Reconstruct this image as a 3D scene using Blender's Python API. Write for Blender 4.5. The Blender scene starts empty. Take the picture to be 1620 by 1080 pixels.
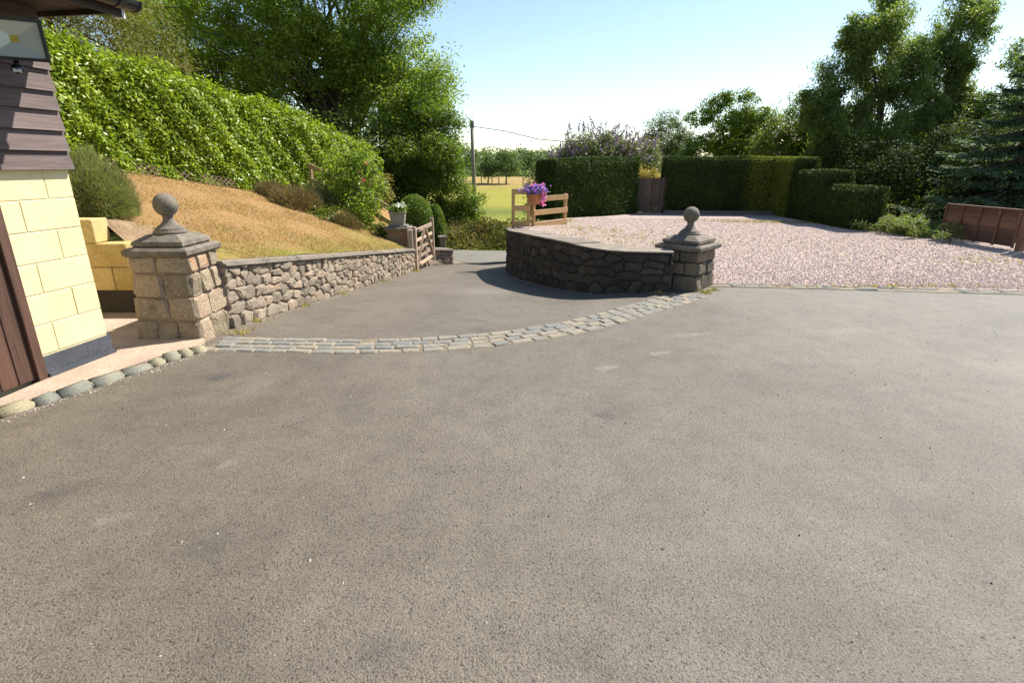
import bpy, bmesh, math, random
import numpy as np
from mathutils import Vector, Matrix
random.seed(7); RNG = np.random.default_rng(7)
R = math.radians
sc = bpy.context.scene
col = sc.collection

# ------------------------------------------------------------------ camera
cam = bpy.data.cameras.new('camera'); co = bpy.data.objects.new('camera', cam); col.objects.link(co)
co.location = (0, 0, 1.6); co.rotation_euler = (R(90 - 18), 0, 0)
cam.sensor_width = 36; cam.lens = 863 / 1620 * 36; cam.clip_start = 0.05; cam.clip_end = 6000
sc.camera = co
# ------------------------------------------------------------------ world + sun
SUN_EL, SUN_AZ = R(48.5), R(35)                 # azimuth measured from +X towards +Y
w = bpy.data.worlds.new('World'); sc.world = w; w.use_nodes = True
nt = w.node_tree; bg = nt.nodes['Background']
sky = nt.nodes.new('ShaderNodeTexSky'); sky.sky_type = 'NISHITA'; sky.sun_disc = False
sky.sun_elevation = SUN_EL; sky.sun_rotation = R(90) - SUN_AZ
sky.altitude = 150; sky.air_density = 1.0; sky.dust_density = 0.35; sky.ozone_density = 1.0
nt.links.new(sky.outputs[0], bg.inputs[0]); bg.inputs[1].default_value = 0.096
sl = bpy.data.lights.new('sun', 'SUN'); sl.energy = 5.0; sl.angle = R(0.53); sl.color = (1, 0.945, 0.85)
so = bpy.data.objects.new('sun', sl); col.objects.link(so)
SD = Vector((math.cos(SUN_EL) * math.cos(SUN_AZ), math.cos(SUN_EL) * math.sin(SUN_AZ), math.sin(SUN_EL)))
so.rotation_euler = (-SD).to_track_quat('-Z', 'Y').to_euler(); so.location = (8, 8, 14)
vs = sc.view_settings; vs.view_transform = 'Standard'; vs.look = 'None'; vs.gamma = 1; vs.exposure = 1.0
vs.use_curve_mapping = False

# ------------------------------------------------------------------ materials
def new_mat(name):
    m = bpy.data.materials.new(name); m.use_nodes = True
    t = m.node_tree; return m, t, t.nodes['Principled BSDF']
def nd(t, k, **kw):
    n = t.nodes.new(k)
    for a, b in kw.items():
        if a.startswith('i_'): n.inputs[a[2:]].default_value = b
        else: setattr(n, a, b)
    return n
def ramp(t, fac, stops):
    r = t.nodes.new('ShaderNodeValToRGB'); e = r.color_ramp.elements
    while len(e) < len(stops): e.new(0.5)
    for x, (p, c) in zip(e, stops): x.position = p; x.color = (*c, 1) if len(c) == 3 else c
    t.links.new(fac, r.inputs[0]); return r.outputs[0]
def mixc(t, fac, a, b, mode='MIX'):
    m = t.nodes.new('ShaderNodeMix'); m.data_type = 'RGBA'; m.blend_type = mode
    for s, v in ((0, fac), (6, a), (7, b)):
        if hasattr(v, 'is_output'): t.links.new(v, m.inputs[s])
        elif s == 0: m.inputs[0].default_value = v
        else: m.inputs[s].default_value = (*v, 1)
    return m.outputs[2]
def mth(t, op, a, b=0.0, clamp=False):
    m = t.nodes.new('ShaderNodeMath'); m.operation = op; m.use_clamp = clamp
    for i, v in ((0, a), (1, b)):
        if hasattr(v, 'is_output'): t.links.new(v, m.inputs[i])
        else: m.inputs[i].default_value = v
    return m.outputs[0]
def noise(t, scale, detail=4, rough=0.6, vec=None, dist=0.0):
    n = nd(t, 'ShaderNodeTexNoise'); n.inputs['Scale'].default_value = scale
    n.inputs['Detail'].default_value = detail; n.inputs['Roughness'].default_value = rough
    n.inputs['Distortion'].default_value = dist
    if vec is not None: t.links.new(vec, n.inputs['Vector'])
    return n.outputs[0]
def pos(t):
    return t.nodes.new('ShaderNodeNewGeometry').outputs['Position']
def bump(t, b, h, strength, dist):
    n = t.nodes.new('ShaderNodeBump'); n.inputs['Strength'].default_value = strength; n.inputs['Distance'].default_value = dist
    t.links.new(h, n.inputs['Height']); t.links.new(n.outputs[0], b.inputs['Normal']); return n
def rough_mat(name, stops, var=0.0, scale=6, fine=60, bstr=0.5, bdist=0.01, rough=0.85, tint=None, fine_amt=0.35, spec=0.3):
    """per-object random picks along the ramp; noise moves it; fine noise mottles; bump"""
    m, t, b = new_mat(name); p = pos(t)
    oi = t.nodes.new('ShaderNodeObjectInfo').outputs['Random']
    n1 = noise(t, scale, 4, 0.6, p); n2 = noise(t, fine, 5, 0.7, p)
    f = mth(t, 'ADD', mth(t, 'MULTIPLY', oi, var), mth(t, 'MULTIPLY', mth(t, 'SUBTRACT', n1, 0.5), 1.4 * (1 - var * 0.6)))
    f = mth(t, 'ADD', f, 0.5 - var * 0.5)
    c = ramp(t, f, stops)
    k = ramp(t, n2, [(0.3, (1 - fine_amt,) * 3), (0.7, (1 + fine_amt * 0.6,) * 3)])
    c = mixc(t, 1.0, c, k, 'MULTIPLY')
    if tint:
        n3 = noise(t, tint[1], 3, 0.6, p)
        c = mixc(t, ramp(t, n3, [(tint[2], (0, 0, 0)), (tint[3], (1, 1, 1))]), c, tint[0])
    t.links.new(c, b.inputs['Base Color']); b.inputs['Roughness'].default_value = rough
    b.inputs['Specular IOR Level'].default_value = spec
    h = mth(t, 'ADD', n2, mth(t, 'MULTIPLY', n1, 0.8)); bump(t, b, h, bstr, bdist)
    return m
def plain(name, c, rough=0.5, metal=0.0, var=0.1, scale=20):
    m, t, b = new_mat(name)
    n = noise(t, scale, 4, 0.6, pos(t))
    k = ramp(t, n, [(0.25, tuple(x * (1 - var) for x in c)), (0.75, tuple(min(1, x * (1 + var)) for x in c))])
    t.links.new(k, b.inputs['Base Color']); b.inputs['Roughness'].default_value = rough; b.inputs['Metallic'].default_value = metal
    return m
def leaf_mat(name, stops, transl=0.35, rough=0.5, clump=1.2, spec=0.25, cl_amt=0.5):
    m, t, b = new_mat(name)
    a = t.nodes.new('ShaderNodeAttribute'); a.attribute_name = 'rnd'
    n = noise(t, clump, 3, 0.6, pos(t))
    f = mth(t, 'ADD', mth(t, 'MULTIPLY', a.outputs['Fac'], 1 - cl_amt), mth(t, 'MULTIPLY', mth(t, 'SUBTRACT', mth(t, 'MULTIPLY', n, 2.2), 0.6), cl_amt))
    c = ramp(t, f, stops)
    t.links.new(c, b.inputs['Base Color']); b.inputs['Roughness'].default_value = rough
    b.inputs['Specular IOR Level'].default_value = spec
    tr = t.nodes.new('ShaderNodeBsdfTranslucent')
    c2 = mixc(t, 1.0, c, (1.25, 1.35, 0.5), 'MULTIPLY'); t.links.new(c2, tr.inputs[0])
    mx = t.nodes.new('ShaderNodeMixShader'); mx.inputs[0].default_value = transl
    t.links.new(b.outputs[0], mx.inputs[1]); t.links.new(tr.outputs[0], mx.inputs[2])
    t.links.new(mx.outputs[0], t.nodes['Material Output'].inputs[0])
    return m
def wood_mat(name, c0, c1, axis=2, scale=(40, 40, 3), rough=0.7, var=0.5):
    m, t, b = new_mat(name)
    tc = t.nodes.new('ShaderNodeTexCoord').outputs['Object']
    mp = t.nodes.new('ShaderNodeMapping'); mp.inputs['Scale'].default_value = scale; t.links.new(tc, mp.inputs[0])
    n = noise(t, 1.0, 6, 0.65, mp.outputs[0], 0.4); oi = t.nodes.new('ShaderNodeObjectInfo').outputs['Random']
    f = mth(t, 'ADD', mth(t, 'MULTIPLY', n, 1.1), mth(t, 'MULTIPLY', mth(t, 'SUBTRACT', oi, 0.5), var))
    t.links.new(ramp(t, f, [(0.25, c0), (0.8, c1)]), b.inputs['Base Color']); b.inputs['Roughness'].default_value = rough
    bump(t, b, n, 0.35, 0.006); return m

def asphalt_mat(name, ca, cb, stains=(), scuffs=(), agg=115):
    m, t, b = new_mat(name); p = pos(t)
    big = noise(t, 0.45, 5, 0.62, p, 0.6); med = noise(t, 2.2, 5, 0.65, p); fine = noise(t, 90, 4, 0.75, p)
    f = mth(t, 'ADD', mth(t, 'MULTIPLY', big, 0.65), mth(t, 'MULTIPLY', med, 0.35))
    c = ramp(t, f, [(0.38, ca), (0.60, cb)])
    sx = t.nodes.new('ShaderNodeSeparateXYZ'); t.links.new(p, sx.inputs[0])
    fx = mth(t, 'ADD', mth(t, 'MULTIPLY', sx.outputs[0], 0.11), mth(t, 'MULTIPLY', med, 0.5), True)
    c = mixc(t, fx, mixc(t, 1.0, c, (1.0, 0.93, 0.84), 'MULTIPLY'), mixc(t, 1.0, c, (1.0, 1.02, 1.02), 'MULTIPLY'))
    v = nd(t, 'ShaderNodeTexVoronoi'); v.inputs['Scale'].default_value = agg; t.links.new(p, v.inputs['Vector'])
    vd = v.outputs['Distance']
    v2 = nd(t, 'ShaderNodeTexVoronoi'); v2.inputs['Scale'].default_value = agg * 0.55; t.links.new(p, v2.inputs['Vector'])
    bw = t.nodes.new('ShaderNodeRGBToBW'); t.links.new(v.outputs['Color'], bw.inputs[0])
    st = ramp(t, bw.outputs[0], [(0.12, (0.70,) * 3), (0.5, (1.0, 0.99, 0.97)), (0.80, (1.15, 1.13, 1.1)), (0.97, (1.6, 1.48, 1.3))])
    c = mixc(t, 0.75, c, mixc(t, 1.0, c, st, 'MULTIPLY'))
    pit = noise(t, 80, 3, 0.6, p)
    crev = mth(t, 'ADD', vd, mth(t, 'MULTIPLY', mth(t, 'SUBTRACT', pit, 0.5), 0.9))
    c = mixc(t, 1.0, c, ramp(t, crev, [(0.58, (1.03, 1.03, 1.03)), (0.76, (0.68, 0.65, 0.62)), (0.94, (0.32, 0.30, 0.29))]), 'MULTIPLY')
    dk = noise(t, 26, 6, 0.8, p)
    c = mixc(t, 1.0, c, ramp(t, dk, [(0.24, (0.62, 0.6, 0.58)), (0.33, (1, 1, 1))]), 'MULTIPLY')
    ed = noise(t, 5.5, 6, 0.75, p)
    c = mixc(t, 1.0, c, ramp(t, ed, [(0.30, (0.80, 0.79, 0.78)), (0.5, (1, 1, 1)), (0.72, (1.10, 1.09, 1.07))]), 'MULTIPLY')
    c = mixc(t, 1.0, c, ramp(t, fine, [(0.25, (0.72,) * 3), (0.75, (1.2,) * 3)]), 'MULTIPLY')
    smask = None
    def blob(x, y, rx, ry, ang):
        mp = t.nodes.new('ShaderNodeMapping'); mp.vector_type = 'TEXTURE'
        mp.inputs['Location'].default_value = (x, y, 0); mp.inputs['Rotation'].default_value = (0, 0, ang); mp.inputs['Scale'].default_value = (rx, ry, 60)
        t.links.new(p, mp.inputs[0])
        l = t.nodes.new('ShaderNodeVectorMath'); l.operation = 'LENGTH'; t.links.new(mp.outputs[0], l.inputs[0])
        q = mth(t, 'ADD', l.outputs['Value'], mth(t, 'MULTIPLY', mth(t, 'SUBTRACT', noise(t, 14, 5, 0.75, p), 0.5), 3.2))
        return q
    for (x, y, rx, ry, a, s) in stains:
        q = blob(x, y, rx, ry, a)
        c = mixc(t, ramp(t, q, [(0.0, (min(1, s * 1.15),) * 3), (1.4, (0, 0, 0))]), c, (0.045, 0.042, 0.04))
    for (x, y, rx, ry, a, s) in scuffs:
        q = blob(x, y, rx, ry, a)
        c = mixc(t, ramp(t, q, [(0.0, (s * 0.5,) * 3), (1.8, (0, 0, 0))]), c, (0.42, 0.38, 0.32))
    t.links.new(c, b.inputs['Base Color']); b.inputs['Roughness'].default_value = 0.72; b.inputs['Specular IOR Level'].default_value = 0.45
    h = mth(t, 'ADD', mth(t, 'MULTIPLY', vd, -0.9), mth(t, 'ADD', mth(t, 'MULTIPLY', pit, 0.9), mth(t, 'MULTIPLY', v2.outputs['Distance'], -0.5)))
    bump(t, b, h, 0.6, 0.005)
    return m

# ------------------------------------------------------------------ object helpers
def tag(o, label=None, cat=None, group=None, kind=None):
    if label: o['label'] = label
    if cat: o['category'] = cat
    if group: o['group'] = group
    if kind: o['kind'] = kind
    return o
def empty(name, loc=(0, 0, 0), rz=0.0):
    o = bpy.data.objects.new(name, None); col.objects.link(o); o.location = loc; o.rotation_euler = (0, 0, rz)
    o.empty_display_size = 0.1; return o
def mesh_obj(name, verts, faces, mat, parent=None, smooth=False):
    me = bpy.data.meshes.new(name); me.from_pydata([tuple(v) for v in verts], [], faces); me.update()
    if smooth: me.polygons.foreach_set('use_smooth', [True] * len(me.polygons))
    o = bpy.data.objects.new(name, me); col.objects.link(o)
    if mat: me.materials.append(mat)
    if parent: o.parent = parent; o.matrix_parent_inverse = parent.matrix_world.inverted() if parent.type != 'EMPTY' else Matrix.Translation(parent.location).inverted() if not any(parent.rotation_euler) else (Matrix.Translation(parent.location) @ parent.rotation_euler.to_matrix().to_4x4()).inverted()
    return o
class MB:
    def __init__(s): s.v = []; s.f = []
    def add(s, vs_, fs):
        o = len(s.v); s.v += [tuple(v) for v in vs_]; s.f += [tuple(i + o for i in f) for f in fs]
    def box(s, c, size, rz=0.0, bev=0.0, M=None):
        x, y, z = [k / 2 for k in size]
        if bev:
            b_ = bev; pts = []; 
            bm = bmesh.new(); bmesh.ops.create_cube(bm, size=1)
            for q in bm.verts: q.co = Vector((q.co.x * size[0], q.co.y * size[1], q.co.z * size[2]))
            bmesh.ops.bevel(bm, geom=bm.edges[:], offset=b_, segments=1, affect='EDGES')
            bm.verts.index_update(); vv = [q.co.copy() for q in bm.verts]; ff = [[q.index for q in f.verts] for f in bm.faces]; bm.free()
        else:
            vv = [Vector((a * x, b2 * y, c2 * z)) for a in (-1, 1) for b2 in (-1, 1) for c2 in (-1, 1)]
            ff = [(0, 1, 3, 2), (4, 6, 7, 5), (0, 4, 5, 1), (2, 3, 7, 6), (0, 2, 6, 4), (1, 5, 7, 3)]
        T = M if M is not None else Matrix.Translation(Vector(c)) @ Matrix.Rotation(rz, 4, 'Z')
        s.add([T @ q for q in vv], ff)
    def beam(s, p0, p1, wd, ht, up=(0, 0, 1), bev=0.0):
        p0, p1 = Vector(p0), Vector(p1); d = p1 - p0; L = d.length; x = d.normalized(); up = Vector(up)
        y = up.cross(x)
        if y.length < 1e-4: y = Vector((0, 1, 0)).cross(x)
        y.normalize(); z = x.cross(y)
        M = Matrix((( x.x, y.x, z.x, 0), (x.y, y.y, z.y, 0), (x.z, y.z, z.z, 0), (0, 0, 0, 1))); M.translation = (p0 + p1) / 2
        s.box((0, 0, 0), (L, wd, ht), bev=bev, M=M)
    def tube(s, pts, rad, n=8, cap=True):
        pts = [Vector(p) for p in pts]; o = len(s.v); k = len(pts)
        for i, p in enumerate(pts):
            d = (pts[min(i + 1, k - 1)] - pts[max(i - 1, 0)]).normalized()
            a = d.cross(Vector((0.3, 0.9, 0.1)) if abs(d.z) > 0.8 else Vector((0, 0, 1))).normalized(); b2 = d.cross(a)
            r = rad[i] if hasattr(rad, '__len__') else rad
            for j in range(n):
                q = 2 * math.pi * j / n; s.v.append(tuple(p + (a * math.cos(q) + b2 * math.sin(q)) * r))
        for i in range(k - 1):
            for j in range(n):
                s.f.append((o + i * n + j, o + i * n + (j + 1) % n, o + (i + 1) * n + (j + 1) % n, o + (i + 1) * n + j))
        if cap: s.f.append(tuple(o + j for j in range(n))[::-1]); s.f.append(tuple(o + (k - 1) * n + j for j in range(n)))
    def lathe(s, prof, n=24, c=(0, 0, 0)):
        o = len(s.v)
        for r, z in prof:
            for j in range(n):
                q = 2 * math.pi * j / n; s.v.append((c[0] + r * math.cos(q), c[1] + r * math.sin(q), c[2] + z))
        for i in range(len(prof) - 1):
            for j in range(n):
                s.f.append((o + i * n + j, o + i * n + (j + 1) % n, o + (i + 1) * n + (j + 1) % n, o + (i + 1) * n + j))
        s.f.append(tuple(o + j for j in range(n))[::-1]); s.f.append(tuple(o + (len(prof) - 1) * n + j for j in range(n)))
    def frust(s, c, rz, h0, h1, z0, z1):
        """four-sided frustum"""
        o = len(s.v); ca, sa = math.cos(rz), math.sin(rz)
        for h, z in ((h0, z0), (h1, z1)):
            for a, b2 in ((-1, -1), (1, -1), (1, 1), (-1, 1)):
                s.v.append((c[0] + (a * ca - b2 * sa) * h, c[1] + (a * sa + b2 * ca) * h, z))
        s.f += [tuple(o + i for i in f) for f in ((3, 2, 1, 0), (4, 5, 6, 7), (0, 1, 5, 4), (1, 2, 6, 5), (2, 3, 7, 6), (3, 0, 4, 7))]
    def build(s, name, mat, parent=None, smooth=False): return mesh_obj(name, s.v, s.f, mat, parent, smooth)

def quads_obj(name, V, mat, parent=None, rnd=None, nper=4, smooth=False):
    """V: (n, nper, 3) polygons; rnd: per polygon value"""
    n = V.shape[0]; me = bpy.data.meshes.new(name)
    me.vertices.add(n * nper); me.vertices.foreach_set('co', V.reshape(-1).astype(np.float32))
    me.loops.add(n * nper); me.loops.foreach_set('vertex_index', np.arange(n * nper, dtype=np.int32))
    me.polygons.add(n); me.polygons.foreach_set('loop_start', np.arange(0, n * nper, nper, dtype=np.int32))
    try: me.polygons.foreach_set('loop_total', np.full(n, nper, dtype=np.int32))
    except Exception: pass
    a = me.attributes.new('rnd', 'FLOAT', 'FACE'); a.data.foreach_set('value', (rnd if rnd is not None else RNG.random(n)).astype(np.float32))
    me.materials.append(mat); me.update(); me.validate()
    o = bpy.data.objects.new(name, me); col.objects.link(o)
    if parent: o.parent = parent; o.matrix_parent_inverse = Matrix.Translation(parent.location).inverted()
    return o
def norm(a): return a / np.maximum(np.linalg.norm(a, axis=1, keepdims=True), 1e-9)
def leaves(P, N, length, width, jitter=0.3, droop=0.0, D=None):
    """diamond leaves: P positions, N leaf normals"""
    n = len(P); r = RNG.normal(size=(n, 3)) if D is None else D + RNG.normal(size=(n, 3)) * jitter
    u = norm(r - N * np.sum(r * N, axis=1, keepdims=True)); v = np.cross(N, u)
    L = length * (0.7 + 0.6 * RNG.random((n, 1))); W = width * (0.7 + 0.6 * RNG.random((n, 1)))
    V = np.empty((n, 4, 3)); V[:, 0] = P - u * L * 0.5; V[:, 1] = P + v * W * 0.5 - N * L * 0.06
    V[:, 2] = P + u * L * 0.5; V[:, 3] = P - v * W * 0.5 - N * L * 0.06
    V[:, 2, 2] -= droop * L[:, 0]
    return V

# ------------------------------------------------------------------ ground profile functions
FSX = [-6, -2.66, -1.88, -1.27, -0.68, -0.06, 0.61, 1.44, 1.94, 2.4, 5, 20]
FSY = [5.0, 5.02, 4.99, 4.98, 5.05, 5.25, 5.63, 6.35, 6.80, 7.1, 7.4, 7.4]
def fs(x): return float(np.interp(x, FSX, FSY))
def drive(x, y):
    d = y - fs(x) - 0.15
    if d <= 0: return 0.0
    z = -0.112 * (d * d / (d + 0.35))
    lo = -1.30
    if z < lo + 0.12:                             # ease into the road level
        e = (lo + 0.12) - z; z = lo + 0.12 * math.exp(-e / 0.12)
    return z
WL = [(-3.02, 5.05), (-2.9, 5.45), (-2.47, 11.0), (-2.33, 12.85)]               # left wall line (drive face)
def ax(y): return -2.9 + 0.0764 * (y - 5.45)
def az_(y): return 0.675 - 0.13 * (y - 5.5)                                      # coping top
def bx_(y): return -7.2 + 0.34 * (y - 10.4)
def bz_(y): return float(np.interp(y, [5.5, 8, 10.4, 14, 17.5, 21, 26], [1.95, 1.8, 1.49, 0.92, 0.45, 0.0, -0.6]))
def lawn_z(x, y):
    a, b2 = ax(min(y, 13)), bx_(y); s = (a - x) / max(a - b2, 0.5); za = az_(min(y, 13)) - 0.05 - max(0, y - 13) * 0.16
    zb = bz_(y)
    if s <= 1: return za + (zb - za) * max(s, 0) ** 0.92
    return zb + (s - 1) * (zb - za) * 0.25
def gravel_z(x, y):
    k = max(0.0, min(1.0, (3.2 - x) / 2.5)) * max(0.0, min(1.0, (y - 8.0) / 4))
    return 0.012 + 0.15 * k
def ground_h(x, y):
    far = float(np.interp(y, [19.2, 20.5, 24, 40, 60, 85, 120, 180, 300, 800, 4000], [-1.30, -0.70, -1.0, -2.5, -2.1, -1.1, -0.6, 0.1, 0.8, 1.2, 1.2]))
    k = max(0.0, min(1.0, (x - 3.5) / 3.0))
    yard = -0.06 if y < 20 else float(np.interp(y, [20, 40], [-0.06, -2.5]))
    near = -1.6 if y < 18.3 else float(np.interp(y, [18.3, 19.2], [-1.6, -1.30]))
    if y > 40: return far
    left = far if y > 19.2 else near
    if x < -3 and y > 14: left = left + 0
    return left * (1 - k) + yard * k

# ================================================================== STRUCTURE
M_ground = (lambda: None)
def make_ground():
    m, t, b = new_mat('field_grass'); p = pos(t)
    sx = t.nodes.new('ShaderNodeSeparateXYZ'); t.links.new(p, sx.inputs[0])
    yy = mth(t, 'ADD', sx.outputs[1], mth(t, 'MULTIPLY', noise(t, 0.06, 3, 0.5, p), 14))
    f = mth(t, 'MULTIPLY', yy, 1 / 200.0)
    c = ramp(t, f, [(0.0, (0.13, 0.16, 0.028)), (0.24, (0.22, 0.225, 0.04)), (0.27, (0.12, 0.145, 0.03)), (0.31, (0.25, 0.24, 0.045)), (0.40, (0.25, 0.235, 0.05)), (0.45, (0.30, 0.22, 0.085)), (0.62, (0.34, 0.25, 0.10)), (0.75, (0.16, 0.17, 0.04))])
    n = noise(t, 0.9, 5, 0.7, p); c = mixc(t, 1.0, c, ramp(t, n, [(0.3, (0.75, 0.78, 0.7)), (0.7, (1.2, 1.15, 1.1))]), 'MULTIPLY')
    t.links.new(c, b.inputs['Base Color']); b.inputs['Roughness'].default_value = 0.95; b.inputs['Specular IOR Level'].default_value = 0.1
    bump(t, b, noise(t, 5, 5, 0.7, p), 0.5, 0.15)
    xs = sorted(set([-3000, -1500, -700, -350, -180, -100, -60] + list(np.arange(-40, 41, 1.0)) + [60, 100, 180, 350, 700, 1500, 3000]))
    ys = sorted(set([-300, -100, -40, -20] + list(np.arange(-12, 60, 1.0)) + [18.3, 19.2, 20.5] + list(range(60, 200, 10)) + [220, 260, 300, 400, 600, 800, 1500, 4000]))
    V = [(x, y, ground_h(x, y)) for y in ys for x in xs]; nx = len(xs)
    F = [(j * nx + i, j * nx + i + 1, (j + 1) * nx + i + 1, (j + 1) * nx + i) for j in range(len(ys) - 1) for i in range(nx - 1)]
    o = mesh_obj('ground', V, F, m, smooth=True); tag(o, 'rolling green and straw coloured fields beyond the lane', kind='structure')
make_ground()

STAINS = [(-2.33, 4.02, 0.17, 0.12, 0.2, 0.75), (0.62, 3.32, 0.1, 0.07, -0.2, 0.9), (-2.35, 2.42, 0.2, 0.12, 0.5, 0.45), (-0.38, 2.6, 0.06, 0.05, 0, 0.6),
          (-1.35, 2.0, 0.25, 0.2, 0.6, 0.22), (-0.45, 1.45, 0.12, 0.1, 0, 0.35), (0.2, 1.45, 0.2, 0.14, 0, 0.25), (1.9, 2.3, 0.3, 0.1, 0.1, 0.18), (-1.1, 3.5, 0.1, 0.06, 0, 0.3), (2.9, 3.7, 0.3, 0.07, 0.1, 0.2)]
SCUFFS = [(0.77, 4.22, 0.12, 0.07, 0.5, 0.6), (1.33, 4.6, 0.16, 0.06, 0.4, 0.45), (1.78, 5.15, 0.25, 0.07, 0.2, 0.4), (-1.9, 2.2, 0.10, 0.06, 0.5, 0.3), (3.4, 5.3, 0.5, 0.15, 0.1, 0.3), (-0.5, 8.5, 0.5, 0.9, 0.4, 0.3), (-1.6, 2.7, 0.08, 0.04, 0.9, 0.35), (4.2, 4.2, 0.6, 0.3, 0.2, 0.25)]
M_asph = asphalt_mat('asphalt_tarmac', (0.110, 0.098, 0.082), (0.157, 0.142, 0.120), STAINS, SCUFFS, agg=150)
def make_drive():
    xs = np.arange(-7, 15.01, 0.25); ys = np.arange(-9, 16.6, 0.25)
    V = [(x, y, drive(x, y)) for y in ys for x in xs]; nx = len(xs)
    F = [(j * nx + i, j * nx + i + 1, (j + 1) * nx + i + 1, (j + 1) * nx + i) for j in range(len(ys) - 1) for i in range(nx - 1)
         if not (ys[j] > 7.9 and xs[i] > 3.6) and not (ys[j] > 8.5 and xs[i] > 2.6)and not (ys[j] > 6 and xs[i] < -3.6)]
    o = mesh_obj('driveway', V, F, M_asph, smooth=True); tag(o, 'worn grey tarmac forecourt running down between stone walls', kind='structure')
make_drive()
def make_road():
    m = asphalt_mat('lane_asphalt', (0.16, 0.165, 0.155), (0.205, 0.205, 0.19), agg=60)
    L = [(-30, 22), (-14, 18.9), (-6, 17.9), (-2.4, 17.1), (-1.2, 16.35), (0.0, 16.15), (1.2, 16.9), (3.5, 19.4), (8, 24), (30, 44)]
    Rr = [(-30, 25.5), (-14, 21.8), (-6, 20.6), (-2.4, 19.4), (-1.2, 19.1), (0.0, 19.0), (0.6, 19.6), (2.0, 21.6), (6, 26.5), (28, 47)]
    V = []; F = []
    for i, (a, b2) in enumerate(zip(L, Rr)):
        for k in range(5):
            q = k / 4; x, y = a[0] + (b2[0] - a[0]) * q, a[1] + (b2[1] - a[1]) * q
            z = -1.265 + 0.03 * math.sin(q * math.pi)
            if y > 20: z = min(z, ground_h(x, y) + 0.03) if x > 2 else z
            V.append((x, y, z))
    for i in range(len(L) - 1):
        for k in range(4): F.append((i * 5 + k, (i + 1) * 5 + k, (i + 1) * 5 + k + 1, i * 5 + k + 1)[::-1])
    o = mesh_obj('road', V, F, m, smooth=True); tag(o, 'pale grey country lane at the foot of the drive', kind='structure')
    # pale concrete threshold between drive and lane
    mc = rough_mat('threshold_concrete', [(0.2, (0.30, 0.24, 0.17)), (0.8, (0.42, 0.35, 0.26))], scale=4)
    b = MB(); pts = [(-1.75, 16.0), (-1.0, 15.75), (0.0, 15.6), (0.5, 15.65)]
    V = []; 
    for (x, y) in pts: V += [(x, y, drive(x, y) + 0.014), (x + 0.02, y + 0.62, -1.238)]
    o = mesh_obj('kerb', V, [(2 * i, 2 * i + 2, 2 * i + 3, 2 * i + 1) for i in range(3)], mc); tag(o, 'pale concrete threshold strip between drive and lane', kind='structure')
make_road()

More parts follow.
